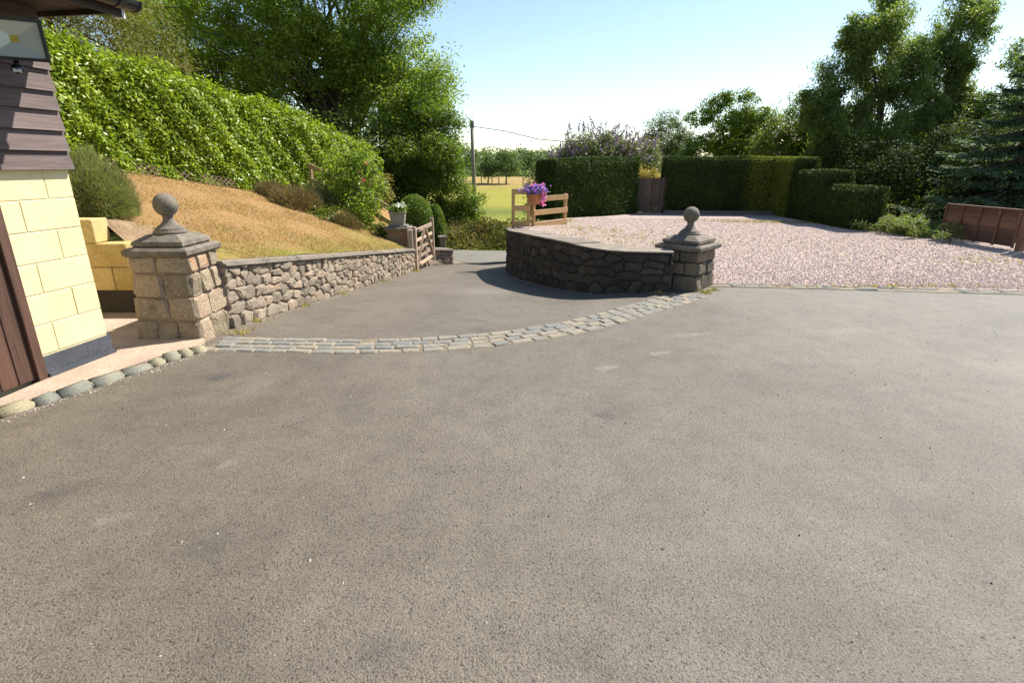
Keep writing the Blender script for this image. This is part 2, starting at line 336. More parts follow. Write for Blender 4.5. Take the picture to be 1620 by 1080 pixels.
M_lawn = None
def make_lawn():
    m, t, b = new_mat('dry_lawn'); p = pos(t)
    n1 = noise(t, 1.3, 5, 0.65, p); n2 = mth(t, 'ADD', mth(t, 'MULTIPLY', noise(t, 14, 5, 0.75, p), 0.6), mth(t, 'MULTIPLY', noise(t, 2.2, 5, 0.7, p), 0.4)); n3 = noise(t, 60, 3, 0.7, p)
    c = ramp(t, n2, [(0.25, (0.24, 0.135, 0.06)), (0.55, (0.37, 0.228, 0.105)), (0.8, (0.49, 0.335, 0.165))])
    sx = t.nodes.new('ShaderNodeSeparateXYZ'); t.links.new(p, sx.inputs[0])
    # greener band towards the drive wall where it keeps damp
    gx = mth(t, 'ADD', mth(t, 'MULTIPLY', mth(t, 'ADD', sx.outputs[0], 4.1), 0.6), mth(t, 'MULTIPLY', mth(t, 'SUBTRACT', n1, 0.5), 2.6))
    g = ramp(t, gx, [(0.05, (0, 0, 0)), (0.9, (0.9,) * 3)])
    c = mixc(t, g, c, ramp(t, n2, [(0.3, (0.13, 0.15, 0.025)), (0.7, (0.29, 0.27, 0.06))]))
    c = mixc(t, 1.0, c, ramp(t, n3, [(0.3, (0.75,) * 3), (0.7, (1.15,) * 3)]), 'MULTIPLY')
    t.links.new(c, b.inputs['Base Color']); b.inputs['Roughness'].default_value = 1; b.inputs['Specular IOR Level'].default_value = 0.05
    bump(t, b, mth(t, 'ADD', n2, n3), 0.9, 0.03)
    ys = np.concatenate([[5.5, 5.75, 6.0, 6.25, 6.44], np.arange(6.5, 22.01, 0.25)]); cols = 42; V = []; F = []
    for y in ys:
        a = (ax(min(y, 12.9)) - 0.12) if y < 12.9 else -2.75
        lim = -3.42 if y < 6.45 else -18
        if y < 6.3: a = -2.93
        for k in range(cols):
            q = k / (cols - 1); x = a + (lim - a) * q ** 1.5
            V.append((x, y, lawn_z(x, y) + 0.02 * math.sin(x * 3.1 + y) * math.sin(y * 2.3)))
    for j in range(len(ys) - 1):
        for k in range(cols - 1): F.append((j * cols + k, j * cols + k + 1, (j + 1) * cols + k + 1, (j + 1) * cols + k)[::-1])
    o = mesh_obj('lawn', V, F, m, smooth=True); tag(o, 'sloping sun-scorched lawn bank above the stone wall', kind='structure')
    # grass blades
    n = 60000
    Y = 6.05 + RNG.random(n) ** 1.25 * 7.2; 
    X = np.array([(ax(min(y, 12.9)) - 0.1) + (bx_(y) - ax(min(y, 12.9))) * q for y, q in zip(Y, RNG.random(n) ** 1.2)])
    Z = np.array([lawn_z(x, y) for x, y in zip(X, Y)])
    keep = (Y > 6.5) | (X > -3.4); X, Y, Z = X[keep], Y[keep], Z[keep]; n = len(X); P = np.stack([X, Y, Z - 0.005], 1); a = RNG.random(n) * 6.283; wv = np.stack([np.cos(a), np.sin(a), 0 * a], 1) * 0.006
    h = 0.012 + 0.035 * RNG.random(n) ** 2; tip = P + np.stack([RNG.normal(size=n) * 0.03, RNG.normal(size=n) * 0.03, h], 1)
    Vb = np.stack([P - wv, P + wv, tip], 1)
    mb = leaf_mat('dry_grass_blade', [(0.05, (0.22, 0.18, 0.06)), (0.25, (0.36, 0.235, 0.11)), (0.9, (0.53, 0.375, 0.20))], 0.25, 0.8, 0.9, 0.1, 0.3)
    g = quads_obj('lawn_grass', Vb, mb, nper=3); tag(g, 'short dry straw coloured grass on the bank', 'grass', kind='stuff')
make_lawn()

def make_gravel():
    m, t, b = new_mat('pink_gravel'); p = pos(t)
    v = nd(t, 'ShaderNodeTexVoronoi'); v.inputs['Scale'].default_value = 62; t.links.new(p, v.inputs['Vector'])
    bw = t.nodes.new('ShaderNodeRGBToBW'); t.links.new(v.outputs['Color'], bw.inputs[0])
    c = ramp(t, bw.outputs[0], [(0.1, (0.37, 0.25, 0.205)), (0.35, (0.55, 0.42, 0.36)), (0.6, (0.64, 0.51, 0.44)), (0.9, (0.72, 0.62, 0.55))])
    n1 = noise(t, 1.1, 4, 0.6, p)
    c = mixc(t, ramp(t, n1, [(0.6, (0, 0, 0)), (0.75, (0.35,) * 3)]), c, (0.33, 0.28, 0.13))
    c = mixc(t, 1.0, c, ramp(t, v.outputs['Distance'], [(0.35, (1, 1, 1)), (0.8, (0.5, 0.48, 0.48))]), 'MULTIPLY')
    t.links.new(c, b.inputs['Base Color']); b.inputs['Roughness'].default_value = 0.9; b.inputs['Specular IOR Level'].default_value = 0.2
    bump(t, b, mth(t, 'MULTIPLY', v.outputs['Distance'], -1), 1.0, 0.02)
    # yard outline: curve wall on the left, edging in front, hedge behind
    V = []; F = []; nx = 48; ys = np.concatenate([np.arange(7.05, 20.4, 0.25)])
    def left(y): return float(np.interp(y, [7.0, 7.3, 7.6, 8.0, 8.5, 9.63, 11.0, 13.3, 14.2, 16.2, 18.9, 21], [2.7, 2.6, 1.5, 1.15, 0.92, 0.56, 0.27, 0.1, 0.5, 1.6, 4.0, 6.0]))
    def front(x): return float(np.interp(x, [2.0, 2.8, 6.7, 11], [7.62, 7.55, 7.08, 6.75]))
    for y in ys:
        l = left(y)
        for i in range(nx):
            x = l + (10.6 - l) * i / (nx - 1); yy = max(y, front(x)); V.append((x, yy, gravel_z(x, yy) + 0.003 * math.sin(x * 2.1 + yy * 1.7) * math.sin(x * 0.7 - yy * 2.9)))
    for j in range(len(ys) - 1):
        for i in range(nx - 1): F.append((j * nx + i, j * nx + i + 1, (j + 1) * nx + i + 1, (j + 1) * nx + i))
    o = mesh_obj('gravel_yard', V, F, m, smooth=True); tag(o, 'pink grey gravel parking yard inside clipped hedges', kind='structure')
    # loose pebbles as geometry
    n = 60000; Y = 7.1 + (RNG.random(n) ** 1.7) * 10; X = np.array([left(y) for y in Y]); X = X + 0.12 + RNG.random(n) * (9.8 - X)
    ok = Y > np.interp(X, [2.0, 2.8, 6.7, 11], [7.62, 7.55, 7.08, 6.75]) + 0.05; X, Y = X[ok], Y[ok]; n = len(X)
    Z = np.array([gravel_z(x, y) for x, y in zip(X, Y)]) + 0.004
    s = 0.006 + 0.012 * RNG.random((n, 1)); P = np.stack([X, Y, Z], 1)
    base = np.array([[1, 0, 0], [0, 1, 0], [-1, 0, 0], [0, -1, 0], [0, 0, 0.8]])
    a = RNG.random(n) * 6.283; ca, sa = np.cos(a)[:, None], np.sin(a)[:, None]
    bx = base[None] * (0.7 + 0.6 * RNG.random((n, 5, 1)))
    Q = np.stack([bx[..., 0] * ca - bx[..., 1] * sa, bx[..., 0] * sa + bx[..., 1] * ca, bx[..., 2]], 2) * s[:, None] + P[:, None]
    T = np.stack([Q[:, [0, 1, 4]], Q[:, [1, 2, 4]], Q[:, [2, 3, 4]], Q[:, [3, 0, 4]]], 1).reshape(-1, 3, 3)
    rn = np.repeat(RNG.random(n), 4)
    m2, t2, b2 = new_mat('gravel_pebble'); at = t2.nodes.new('ShaderNodeAttribute'); at.attribute_name = 'rnd'
    t2.links.new(ramp(t2, at.outputs['Fac'], [(0.02, (0.36, 0.25, 0.21)), (0.2, (0.53, 0.40, 0.345)), (0.7, (0.60, 0.48, 0.41)), (0.97, (0.68, 0.58, 0.51))]), b2.inputs['Base Color']); b2.inputs['Roughness'].default_value = 0.9
    g = quads_obj('gravel_stones', T, m2, rnd=rn, nper=3); tag(g, 'loose pink gravel chippings spread over the yard', 'gravel', kind='stuff')
    # weeds: thin straw/yellow tufts on the yard
    W = []
    for (cx, cy, rx, ry, k) in [(2.4, 11.5, 1.4, 1.2, 420), (2.8, 13.0, 1.6, 1.2, 420), (1.6, 13.5, .7, .8, 200), (7.8, 15.9, 2.0, 0.3, 1300), (9.3, 14.2, .3, .9, 450), (8.3, 9.3, .9, .6, 160), (5.2, 11.6, 2.4, 2.0, 300), (1.4, 15.3, .6, .5, 250), (5.5, 7.3, 1.6, .05, 160)]:
        xx = cx + RNG.normal(size=k) * rx * 0.6; yy = cy + RNG.normal(size=k) * ry * 0.6 - (0.18 * (xx - cx) if rx == 2.0 else 0)
        kk = (xx > np.array([left(y) for y in yy]) + 0.1) & (xx < 9.6); W.append(np.stack([xx[kk], yy[kk]], 1))
    W = np.concatenate(W); n = len(W); P = np.stack([W[:, 0], W[:, 1], np.array([gravel_z(x, y) for x, y in W])], 1)
    a = RNG.random(n) * 6.283; wv = np.stack([np.cos(a), np.sin(a), 0 * a], 1) * 0.011
    tip = P + np.stack([RNG.normal(size=n) * 0.05, RNG.normal(size=n) * 0.05, 0.015 + 0.06 * RNG.random(n) ** 2], 1)
    mw = leaf_mat('yard_weed', [(0.1, (0.16, 0.19, 0.03)), (0.5, (0.36, 0.30, 0.07)), (0.9, (0.45, 0.34, 0.12))], 0.3, 0.8)
    g = quads_obj('yard_weeds', np.stack([P - wv, P + wv, tip], 1), mw, nper=3); tag(g, 'thin yellowing weeds growing through the gravel', 'weeds', kind='stuff')
make_gravel()

# ================================================================== STONE WORK
M_stone = rough_mat('wall_stone', [(0.0, (0.15, 0.122, 0.092)), (0.25, (0.23, 0.19, 0.14)), (0.5, (0.30, 0.245, 0.18)), (0.75, (0.345, 0.27, 0.195)), (0.93, (0.37, 0.255, 0.175)), (1.0, (0.42, 0.34, 0.25))], tint=((0.12, 0.10, 0.075), 6, 0.58, 0.78), fine_amt=0.45, var=0.75, scale=9, fine=70, bstr=0.7, bdist=0.012)
M_mortar = rough_mat('wall_mortar', [(0.2, (0.24, 0.17, 0.12)), (0.8, (0.38, 0.27, 0.20))], scale=8, fine=90, bstr=0.6)
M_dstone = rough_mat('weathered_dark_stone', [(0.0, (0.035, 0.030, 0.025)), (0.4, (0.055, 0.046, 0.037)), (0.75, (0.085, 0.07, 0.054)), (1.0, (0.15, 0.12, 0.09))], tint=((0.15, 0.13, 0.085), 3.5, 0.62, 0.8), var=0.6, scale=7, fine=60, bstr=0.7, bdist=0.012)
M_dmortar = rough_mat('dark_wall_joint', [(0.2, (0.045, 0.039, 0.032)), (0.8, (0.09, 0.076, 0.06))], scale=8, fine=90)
M_pstone = rough_mat('pillar_sandstone', [(0.0, (0.19, 0.15, 0.10)), (0.25, (0.28, 0.225, 0.15)), (0.5, (0.36, 0.285, 0.19)), (0.75, (0.40, 0.30, 0.205)), (0.92, (0.38, 0.23, 0.14)), (1.0, (0.42, 0.20, 0.10))], var=0.7, scale=10, fine=45, bstr=0.9, bdist=0.016, fine_amt=0.45, tint=((0.13, 0.105, 0.07), 5, 0.58, 0.78))
M_p2stone = rough_mat('pillar_mossy_sandstone', [(0.0, (0.11, 0.092, 0.066)), (0.3, (0.17, 0.14, 0.10)), (0.6, (0.23, 0.185, 0.13)), (0.85, (0.29, 0.18, 0.11)), (1.0, (0.33, 0.27, 0.20))], var=0.8, scale=8, fine=55, bstr=0.8, bdist=0.014)
M_pmort = rough_mat('pillar_mortar', [(0.2, (0.28, 0.20, 0.145)), (0.8, (0.37, 0.265, 0.195))], scale=8, fine=90)
M_cap = rough_mat('weathered_cap_stone', [(0.1, (0.09, 0.075, 0.06)), (0.5, (0.17, 0.145, 0.115)), (0.9, (0.26, 0.22, 0.17))], scale=9, fine=60, bstr=0.5, bdist=0.008, tint=((0.21, 0.175, 0.06), 7, 0.62, 0.85))
M_coping = rough_mat('coping_stone_mat', [(0.1, (0.13, 0.11, 0.088)), (0.5, (0.22, 0.185, 0.145)), (0.9, (0.30, 0.25, 0.19))], var=0.3, scale=6, fine=60, bstr=0.6, bdist=0.01)
M_sett = rough_mat('sett_stone', [(0.0, (0.155, 0.155, 0.145)), (0.3, (0.20, 0.195, 0.175)), (0.6, (0.245, 0.222, 0.178)), (1.0, (0.30, 0.25, 0.175))], var=0.65, scale=14, fine=60, bstr=0.8, bdist=0.01, rough=0.85, spec=0.25)
M_joint = rough_mat('sett_joint', [(0.2, (0.14, 0.11, 0.08)), (0.8, (0.26, 0.205, 0.135))], scale=5, fine=60)

def clip(poly, a, b2, c):
    """keep a*x + b*y <= c"""
    out = []
    for i in range(len(poly)):
        p, q = poly[i], poly[(i + 1) % len(poly)]; dp = a * p[0] + b2 * p[1] - c; dq = a * q[0] + b2 * q[1] - c
        if dp <= 0: out.append(p)
        if dp * dq < 0: k = dp / (dp - dq); out.append((p[0] + (q[0] - p[0]) * k, p[1] + (q[1] - p[1]) * k))
    return out
def area_c(p):
    A = cx = cy = 0
    for i in range(len(p)):
        x0, y0 = p[i]; x1, y1 = p[(i + 1) % len(p)]; k = x0 * y1 - x1 * y0; A += k; cx += (x0 + x1) * k; cy += (y0 + y1) * k
    A *= 0.5
    return (A, cx / (6 * A), cy / (6 * A)) if abs(A) > 1e-9 else (0, p[0][0], p[0][1])
def inset(poly, g):
    A, cx, cy = area_c(poly); q = list(poly)
    if A < 0: q = q[::-1]
    out = q
    for i in range(len(q)):
        (x0, y0), (x1, y1) = q[i], q[(i + 1) % len(q)]; dx, dy = x1 - x0, y1 - y0; l = math.hypot(dx, dy)
        if l < 1e-6: continue
        nx_, ny_ = dy / l, -dx / l; out = clip(out, nx_, ny_, nx_ * x0 + ny_ * y0 - g)
        if len(out) < 3: return []
    return out
def stone_piece(poly, fmap, depth, mat, parent, gap=0.008, rnd=0.25, name='stone', back=-0.03):
    q = inset(poly, gap)
    if len(q) < 3: return None
    A, cx, cy = area_c(q)
    if A < 0.0012: return None
    r = []
    for i in range(len(q)):                       # knock the corners off
        p0, p1 = q[i], q[(i + 1) % len(q)]
        if math.hypot(p1[0] - p0[0], p1[1] - p0[1]) < 0.012: r.append(p0); continue
        for k in (rnd, 1 - rnd): r.append((p0[0] + (p1[0] - p0[0]) * k, p0[1] + (p1[1] - p0[1]) * k))
    q = r; n = len(q); sz = math.sqrt(abs(A)); V = []
    jit = [(random.gauss(0, sz * 0.022), random.gauss(0, sz * 0.022)) for _ in q]
    q = [(a + j[0], b2 + j[1]) for (a, b2), j in zip(q, jit)]
    tx, tz = random.gauss(0, 0.08), random.gauss(0, 0.08)
    for sc_, d in ((1, back), (1, depth * 0.35), (0.86, depth * 0.88), (0.5, depth)):
        for (x, y) in q:
            X, Y = cx + (x - cx) * sc_, cy + (y - cy) * sc_
            dd = d + ((X - cx) * tx + (Y - cy) * tz + random.gauss(0, depth * 0.07) if d > depth * 0.5 else 0)
            V.append(fmap(X, Y, dd))
    F = []
    for k in range(3):
        for i in range(n): F.append((k * n + i, k * n + (i + 1) % n, (k + 1) * n + (i + 1) % n, (k + 1) * n + i))
    F.append(tuple(3 * n + i for i in range(n)))
    return mesh_obj(name, V, F, mat, parent)
KZ = 3.2
class Path:
    def __init__(s, pts, step=0.08):
        P = [Vector(p) for p in pts]; out = []
        for i in range(len(P) - 1):              # catmull-rom
            a, b2, c, d = P[max(i - 1, 0)], P[i], P[i + 1], P[min(i + 2, len(P) - 1)]; n = max(2, int((c - b2).length / step))
            for k in range(n):
                t = k / n; out.append(0.5 * ((2 * b2) + (c - a) * t + (2 * a - 5 * b2 + 4 * c - d) * t * t + (3 * b2 - a - 3 * c + d) * t ** 3))
        out.append(P[-1]); s.p = out; s.s = [0]
        for i in range(1, len(out)): s.s.append(s.s[-1] + (out[i] - out[i - 1]).length)
        s.L = s.s[-1]
    def at(s, q):
        xs = [v.x for v in s.p]; ys = [v.y for v in s.p]
        x, y = float(np.interp(q, s.s, xs)), float(np.interp(q, s.s, ys)); e = 0.05
        a = (float(np.interp(max(q - e, 0), s.s, xs)), float(np.interp(max(q - e, 0), s.s, ys))); b2 = (float(np.interp(min(q + e, s.L), s.s, xs)), float(np.interp(min(q + e, s.L), s.s, ys)))
        d = Vector((b2[0] - a[0], b2[1] - a[1])).normalized()
        if q < 0: x += d.x * q; y += d.y * q
        return Vector((x, y)), d
    def map(s, side=1):
        def f(q, z, d):
            p, t = s.at(q); n = Vector((t.y, -t.x)) * side; return (p.x + n.x * d, p.y + n.y * d, z)
        return f
def path_slab(path, side, s0, s1, d0, d1, zlo, zhi, seg=0.2, bev=0.0, mb=None):
    f = path.map(side); n = max(1, int((s1 - s0) / seg)); b = mb or MB(); V = []; F = []
    for i in range(n + 1):
        q = s0 + (s1 - s0) * i / n; a, h = zlo(q), zhi(q)
        V += [f(q, a, d0), f(q, a, d1), f(q, h - bev, d1), f(q, h, d1 - bev), f(q, h, d0 + bev), f(q, h - bev, d0)]
    for i in range(n):
        for k in range(6): F.append((i * 6 + k, i * 6 + (k + 1) % 6, (i + 1) * 6 + (k + 1) % 6, (i + 1) * 6 + k))
    F.append((5, 4, 3, 2, 1, 0)); F.append(tuple(n * 6 + k for k in range(6))); b.add(V, F); return b
def rubble_wall(name, label, pts, side, top, bot, mats, row=0.19, lmin=0.14, lmax=0.34, thick=0.32, cop_len=0.8, cop_over=0.045, cop_h=0.06, lip=True, end_cap=True, depth=0.045, jz=0.05, seed=1):
    random.seed(seed); mst, mmo, mco = mats
    path = Path(pts); f = path.map(side); L = path.L
    t = empty(name, (path.p[0].x, path.p[0].y, bot(0))); tag(t, label, 'wall')
    core = path_slab(path, side, 0, L, -thick, 0.0, lambda q: bot(q) - 0.35, lambda q: top(q) - cop_h + 0.004); core.build('mortar_core', mmo, t)
    seeds = []
    zmin = min(bot(0), bot(L)) - 0.15; zmax = max(top(0), top(L))
    x = -0.2
    # rows follow the local slope: seeds are laid in a sheared frame
    hmax = max(top(q) - bot(q) for q in np.linspace(0, L, 12)); nr = max(3, round(hmax / row)); 
    for r_ in range(nr + 1):
        x = -0.3 + random.random() * 0.2
        while x < L + 0.3:
            l = random.uniform(lmin, lmax); q = min(max(x + l / 2, 0), L); h = (top(q) - cop_h - bot(q)) / nr
            seeds.append((x + l / 2 + random.gauss(0, 0.012), bot(q) + h * (r_ + 0.5) + random.gauss(0, jz))); x += l
    for i, (sx, sz) in enumerate(seeds):
        poly = [(sx - 0.4, sz - 0.3), (sx + 0.4, sz - 0.3), (sx + 0.4, sz + 0.3), (sx - 0.4, sz + 0.3)]
        for j, (ox, oz) in enumerate(seeds):
            if j != i and abs(ox - sx) < 0.8 and abs(oz - sz) < 0.6:
                a, b2 = ox - sx, (oz - sz) * KZ; poly = clip(poly, a, b2, (ox * ox - sx * sx + KZ * (oz * oz - sz * sz)) / 2)
                if len(poly) < 3: break
        if len(poly) < 3: continue
        e = 0.3; q0, q1 = max(sx - e, 0), min(sx + e, L)
        if q1 <= q0: continue
        for fn, sg, off in ((top, 1, -cop_h), (bot, -1, -0.02)):
            k = (fn(q1) - fn(q0)) / (q1 - q0); c = fn(q0) + off - k * q0       # z <= kx + c
            poly = clip(poly, -k * sg, sg, c * sg)
            if len(poly) < 3: break
        if len(poly) < 3: continue
        poly = clip(poly, -1, 0, 0.0); 
        if len(poly) >= 3: poly = clip(poly, 1, 0, L)
        if len(poly) < 3: continue
        stone_piece(poly, f, depth * random.uniform(0.6, 1.25), mst, t, gap=random.uniform(0.002, 0.006), rnd=random.uniform(0.12, 0.22))
    q = 0.0
    while q < L - 0.1:
        e = min(L, q + cop_len * random.uniform(0.8, 1.2))
        if L - e < 0.25: e = L
        o = random.uniform(-0.006, 0.006)
        b = path_slab(path, side, q + 0.004, e - 0.004, -thick - 0.02, cop_over + 0.03 + o, lambda k: top(k) - cop_h + 0.005, lambda k: top(k) - cop_h * 0.45 + o, bev=0.006)
        if lip: path_slab(path, side, q + 0.004, e - 0.004, -thick, cop_over + o, lambda k: top(k) - cop_h * 0.45 + o - 0.002, lambda k: top(k) + o, bev=0.012, mb=b)
        b.build('coping_stone', mco, t); q = e
    return t, path
# --- left wall
LWP = [(ax(5.38), 5.38), (ax(7.5), 7.5), (ax(10), 10.0), (ax(12.85), 12.85)]
_p = Path(LWP)
def yq(q): return 5.38 + (12.85 - 5.38) * q / _p.L
rubble_wall('stone_wall', 'sunlit pinkish rubble stone retaining wall below the scorched lawn', LWP, 1, lambda q: az_(yq(q)), lambda q: drive(ax(yq(q)), yq(q)), (M_stone, M_mortar, M_coping), row=0.15, lmin=0.10, lmax=0.30, seed=3, depth=0.05, jz=0.035)
# --- short wall beyond the gate
W2 = [(-2.62, 13.2), (-2.45, 14.4), (-2.1, 15.15), (-1.68, 15.55)]
_p2 = Path(W2)
rubble_wall('stone_wall', 'short low stone wall behind the open gate near the lane', W2, 1, lambda q: -0.33 - 0.14 * q, lambda q: drive(*_p2.at(q)[0]), (M_stone, M_mortar, M_coping), row=0.18, seed=5, cop_len=0.6)
# --- right curved wall
RWP = [(2.08, 7.02), (1.43, 7.14), (1.07, 7.52), (0.7, 8.49), (0.36, 9.63), (0.08, 11.0), (-0.10, 13.2), (0.15, 14.1), (0.9, 15.3), (2.2, 17.0)]
_p3 = Path(RWP)
def rtop(q): return float(np.interp(_p3.at(q)[0].y, [7, 8, 9.1, 10.6, 11.8, 13.3, 13.9, 14.4, 17], [0.56, 0.54, 0.49, 0.39, 0.28, 0.17, 0.13, -0.03, -0.05]))
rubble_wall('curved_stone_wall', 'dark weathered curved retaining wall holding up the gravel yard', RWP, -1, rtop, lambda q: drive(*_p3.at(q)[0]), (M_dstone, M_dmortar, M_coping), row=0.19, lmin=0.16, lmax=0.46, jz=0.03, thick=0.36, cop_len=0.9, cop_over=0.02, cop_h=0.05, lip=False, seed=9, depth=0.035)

# --- gate pillars
def gate_pillar(label, c, rz, half, bat, z0, zcap, mst, mmo, mcap, chalf, courses, seed):
    random.seed(seed); t = empty('gate_pillar', (c[0], c[1], z0)); tag(t, label, 'pillar', 'ball-topped gate pillars')
    b = MB(); b.frust(c, rz, half + bat, half, z0 - 0.02, zcap + 0.003); b.build('mortar_core', mmo, t)
    ca, sa = math.cos(rz), math.sin(rz)
    for k, (nx_, ny_) in enumerate(((0, -1), (1, 0), (0, 1), (-1, 0))):
        ux, uy = -ny_, nx_
        def f(s, z, d, nx_=nx_, ny_=ny_, ux=ux, uy=uy):
            hz = half + bat * (1 - max(0, z - z0) / (zcap - z0)); s = s * hz / half; lx, ly = ux * s + nx_ * (hz + d), uy * s + ny_ * (hz + d)
            return (c[0] + lx * ca - ly * sa, c[1] + lx * sa + ly * ca, z)
        z = z0 - 0.03
        for ci, h in enumerate(courses):
            h = h + (0.03 if ci == 0 else 0); zt = z + h; n = random.choice([2, 3, 2, 3]); cuts = [-half]
            for i in range(1, n): cuts.append(-half + 2 * half * (i / n + random.uniform(-0.09, 0.09)))
            cuts.append(half)
            for i in range(n):
                j = lambda: random.gauss(0, 0.006)
                e0 = -0.012 if i == 0 else 0; e1 = 0.012 if i == n - 1 else 0
                poly = [(cuts[i] + e0, z + j()), (cuts[i + 1] + e1, z + j()), (cuts[i + 1] + e1, zt + j()), (cuts[i] + e0, zt + j())]
                stone_piece(poly, f, random.uniform(0.018, 0.034), mst, t, gap=0.006, rnd=0.10, back=-0.02)
            z = zt
    b = MB(); b.frust(c, rz, chalf * 0.93, chalf, zcap, zcap + 0.022); b.frust(c, rz, chalf, chalf, zcap + 0.022, zcap + 0.058); b.frust(c, rz, chalf * 0.985, chalf * 0.9, zcap + 0.056, zcap + 0.078); b.build('cap_slab', mcap, t)
    b = MB(); b.frust(c, rz, chalf * 0.74, chalf * 0.78, zcap + 0.076, zcap + 0.10); b.frust(c, rz, chalf * 0.80, chalf * 0.78, zcap + 0.098, zcap + 0.132); b.frust(c, rz, chalf * 0.78, chalf * 0.47, zcap + 0.13, zcap + 0.185); b.build('cap_step', mcap, t)
    b = MB(); zz = zcap + 0.183
    b.lathe([(0.138, 0), (0.146, 0.012), (0.138, 0.028), (0.122, 0.034), (0.126, 0.046), (0.112, 0.055), (0.092, 0.07), (0.066, 0.092), (0.05, 0.115), (0.043, 0.14), (0.045, 0.16), (0.052, 0.17)], 28, (c[0], c[1], zz)); fin = b.build('finial_base', mcap, t, smooth=True)
    b = MB(); r = 0.105; pr = [(r * math.sin(math.pi * (i + 0.3) / 18.6) , -r * math.cos(math.pi * (i + 0.3) / 18.6)) for i in range(19)]
    b.lathe(pr, 28, (c[0], c[1], zz + 0.155 + r)); b.build('ball', mcap, t, smooth=True)
gate_pillar('taller sunlit sandstone gate pillar with ball finial beside the cream building', (-3.20, 5.18), R(-1), 0.245, 0.045, 0.0, 0.80, M_pstone, M_pmort, M_cap, 0.297, [0.21, 0.225, 0.215, 0.16], 21)
gate_pillar('shaded mossy gate pillar with ball finial at the gravel yard corner', (2.39, 7.43), R(47), 0.255, 0.01, 0.0, 0.515, M_p2stone, M_dmortar, M_cap, 0.325, [0.2, 0.165, 0.155], 22)

# --- setts: shared chamfered meshes
def sett_mesh(i, l, w_, h, r_=0.012):
    bm = bmesh.new(); bmesh.ops.create_cube(bm, size=1); rr = random.Random(i)
    for v in bm.verts: v.co = Vector((v.co.x * l + rr.gauss(0, l * 0.035), v.co.y * w_ + rr.gauss(0, w_ * 0.05), v.co.z * h + (rr.gauss(0, 0.003) if v.co.z > 0 else 0)))
    bmesh.ops.bevel(bm, geom=[e for e in bm.edges if max(v.co.z for v in e.verts) > 0], offset=r_, segments=2 if r_ > 0.02 else 1, affect='EDGES')
    me = bpy.data.meshes.new('sett'); bm.to_mesh(me); bm.free(); return me
def place(me, name, mat, parent, loc, rz, tilt=0.0, scl=(1, 1, 1)):
    o = bpy.data.objects.new(name, me); col.objects.link(o)
    if not me.materials: me.materials.append(mat)
    o.parent = parent; o.location = Vector(loc) - parent.location; o.rotation_euler = (random.gauss(0, tilt), random.gauss(0, tilt), rz); o.scale = scl; return o
def sett_band():
    random.seed(4); t = empty('sett_band', (-2.66, 5.0, 0)); tag(t, 'curved band of grey and tan stone setts crossing the tarmac drive', kind='structure')
    up = Path([(-2.78, 5.06), (-1.88, 5.0), (-1.27, 4.99), (-0.68, 5.06), (-0.06, 5.26), (0.61, 5.64), (1.44, 6.36), (2.16, 6.98)])
    bed = path_slab(up, 1, 0.0, up.L, -0.005, 0.425, lambda q: -0.05, lambda q: 0.002, seg=0.1); bed.build('bedding_mortar', M_joint, t)
    ms = [sett_mesh(i, 0.168, 0.094, 0.07) for i in range(8)]; f = up.map(1)
    for r_ in range(4):
        q = -0.02 + random.random() * 0.1
        while q < up.L - 0.05:
            l = random.uniform(0.14, 0.23); d = 0.052 + r_ * 0.105; p, tt = up.at(q + l / 2); X, Y, _ = f(q + l / 2, 0, d)
            ok = not (X > 2.03 and Y > 6.9)
            if ok: place(random.choice(ms), 'sett', M_sett, t, (X, Y, -0.023 + random.gauss(0, 0.0025)), math.atan2(tt.y, tt.x) + random.gauss(0, 0.035), 0.012, (l / 0.170, 1.05, 1))
            q += l
    # yard edging
    t2 = empty('yard_edging', (2.8, 7.5, 0)); tag(t2, 'row of pale stone setts edging the gravel yard', kind='structure')
    e = Path([(2.72, 7.5), (4.0, 7.36), (6.7, 7.0), (11, 6.62)])
    path_slab(e, 1, 0, e.L, -0.15, 0.16, lambda q: -0.05, lambda q: 0.005, seg=0.3).build('bedding_mortar', M_joint, t2)
    for r_ in range(2):
        q = random.random() * 0.1
        while q < e.L - 0.1:
            l = random.uniform(0.16, 0.30); p, tt = e.at(q + l / 2); X, Y, _ = e.map(1)(q + l / 2, 0, 0.09 - r_ * 0.13)
            if random.random() > 0.06: place(random.choice(ms), 'sett', M_sett, t2, (X, Y, -0.022 + random.gauss(0, 0.005)), math.atan2(tt.y, tt.x) + random.gauss(0, 0.04), 0.03, (l / 0.178, 1.15, 1))
            q += l
sett_band()

# ================================================================== HOUSE
M_cream = rough_mat('cream_block_paint', [(0.2, (0.68, 0.58, 0.32)), (0.8, (0.75, 0.65, 0.38))], var=0.2, scale=3, fine=110, bstr=0.5, bdist=0.008, rough=0.75, fine_amt=0.12, tint=((0.55, 0.45, 0.26), 4, 0.62, 0.85))
M_cjoint = rough_mat('cream_painted_joint', [(0.2, (0.64, 0.54, 0.30)), (0.8, (0.72, 0.61, 0.35))], scale=3, fine=90, fine_amt=0.1)
M_clad = wood_mat('stained_cladding_wood', (0.05, 0.033, 0.03), (0.145, 0.102, 0.092), scale=(3, 3, 60), rough=0.75, var=0.3)
M_door = wood_mat('brown_door_wood', (0.038, 0.018, 0.011), (0.115, 0.056, 0.036), scale=(40, 40, 2.5), rough=0.55, var=0.4)
M_plinth = rough_mat('slate_plinth_paint', [(0.2, (0.05, 0.056, 0.068)), (0.8, (0.09, 0.098, 0.115))], scale=5, fine=60, rough=0.55)
M_black = plain('black_plastic', (0.014, 0.014, 0.016), 0.35)
M_white = plain('white_fascia', (0.7, 0.7, 0.7), 0.45)
M_soff = wood_mat('dark_soffit_wood', (0.018, 0.012, 0.01), (0.05, 0.033, 0.028), scale=(4, 40, 40))
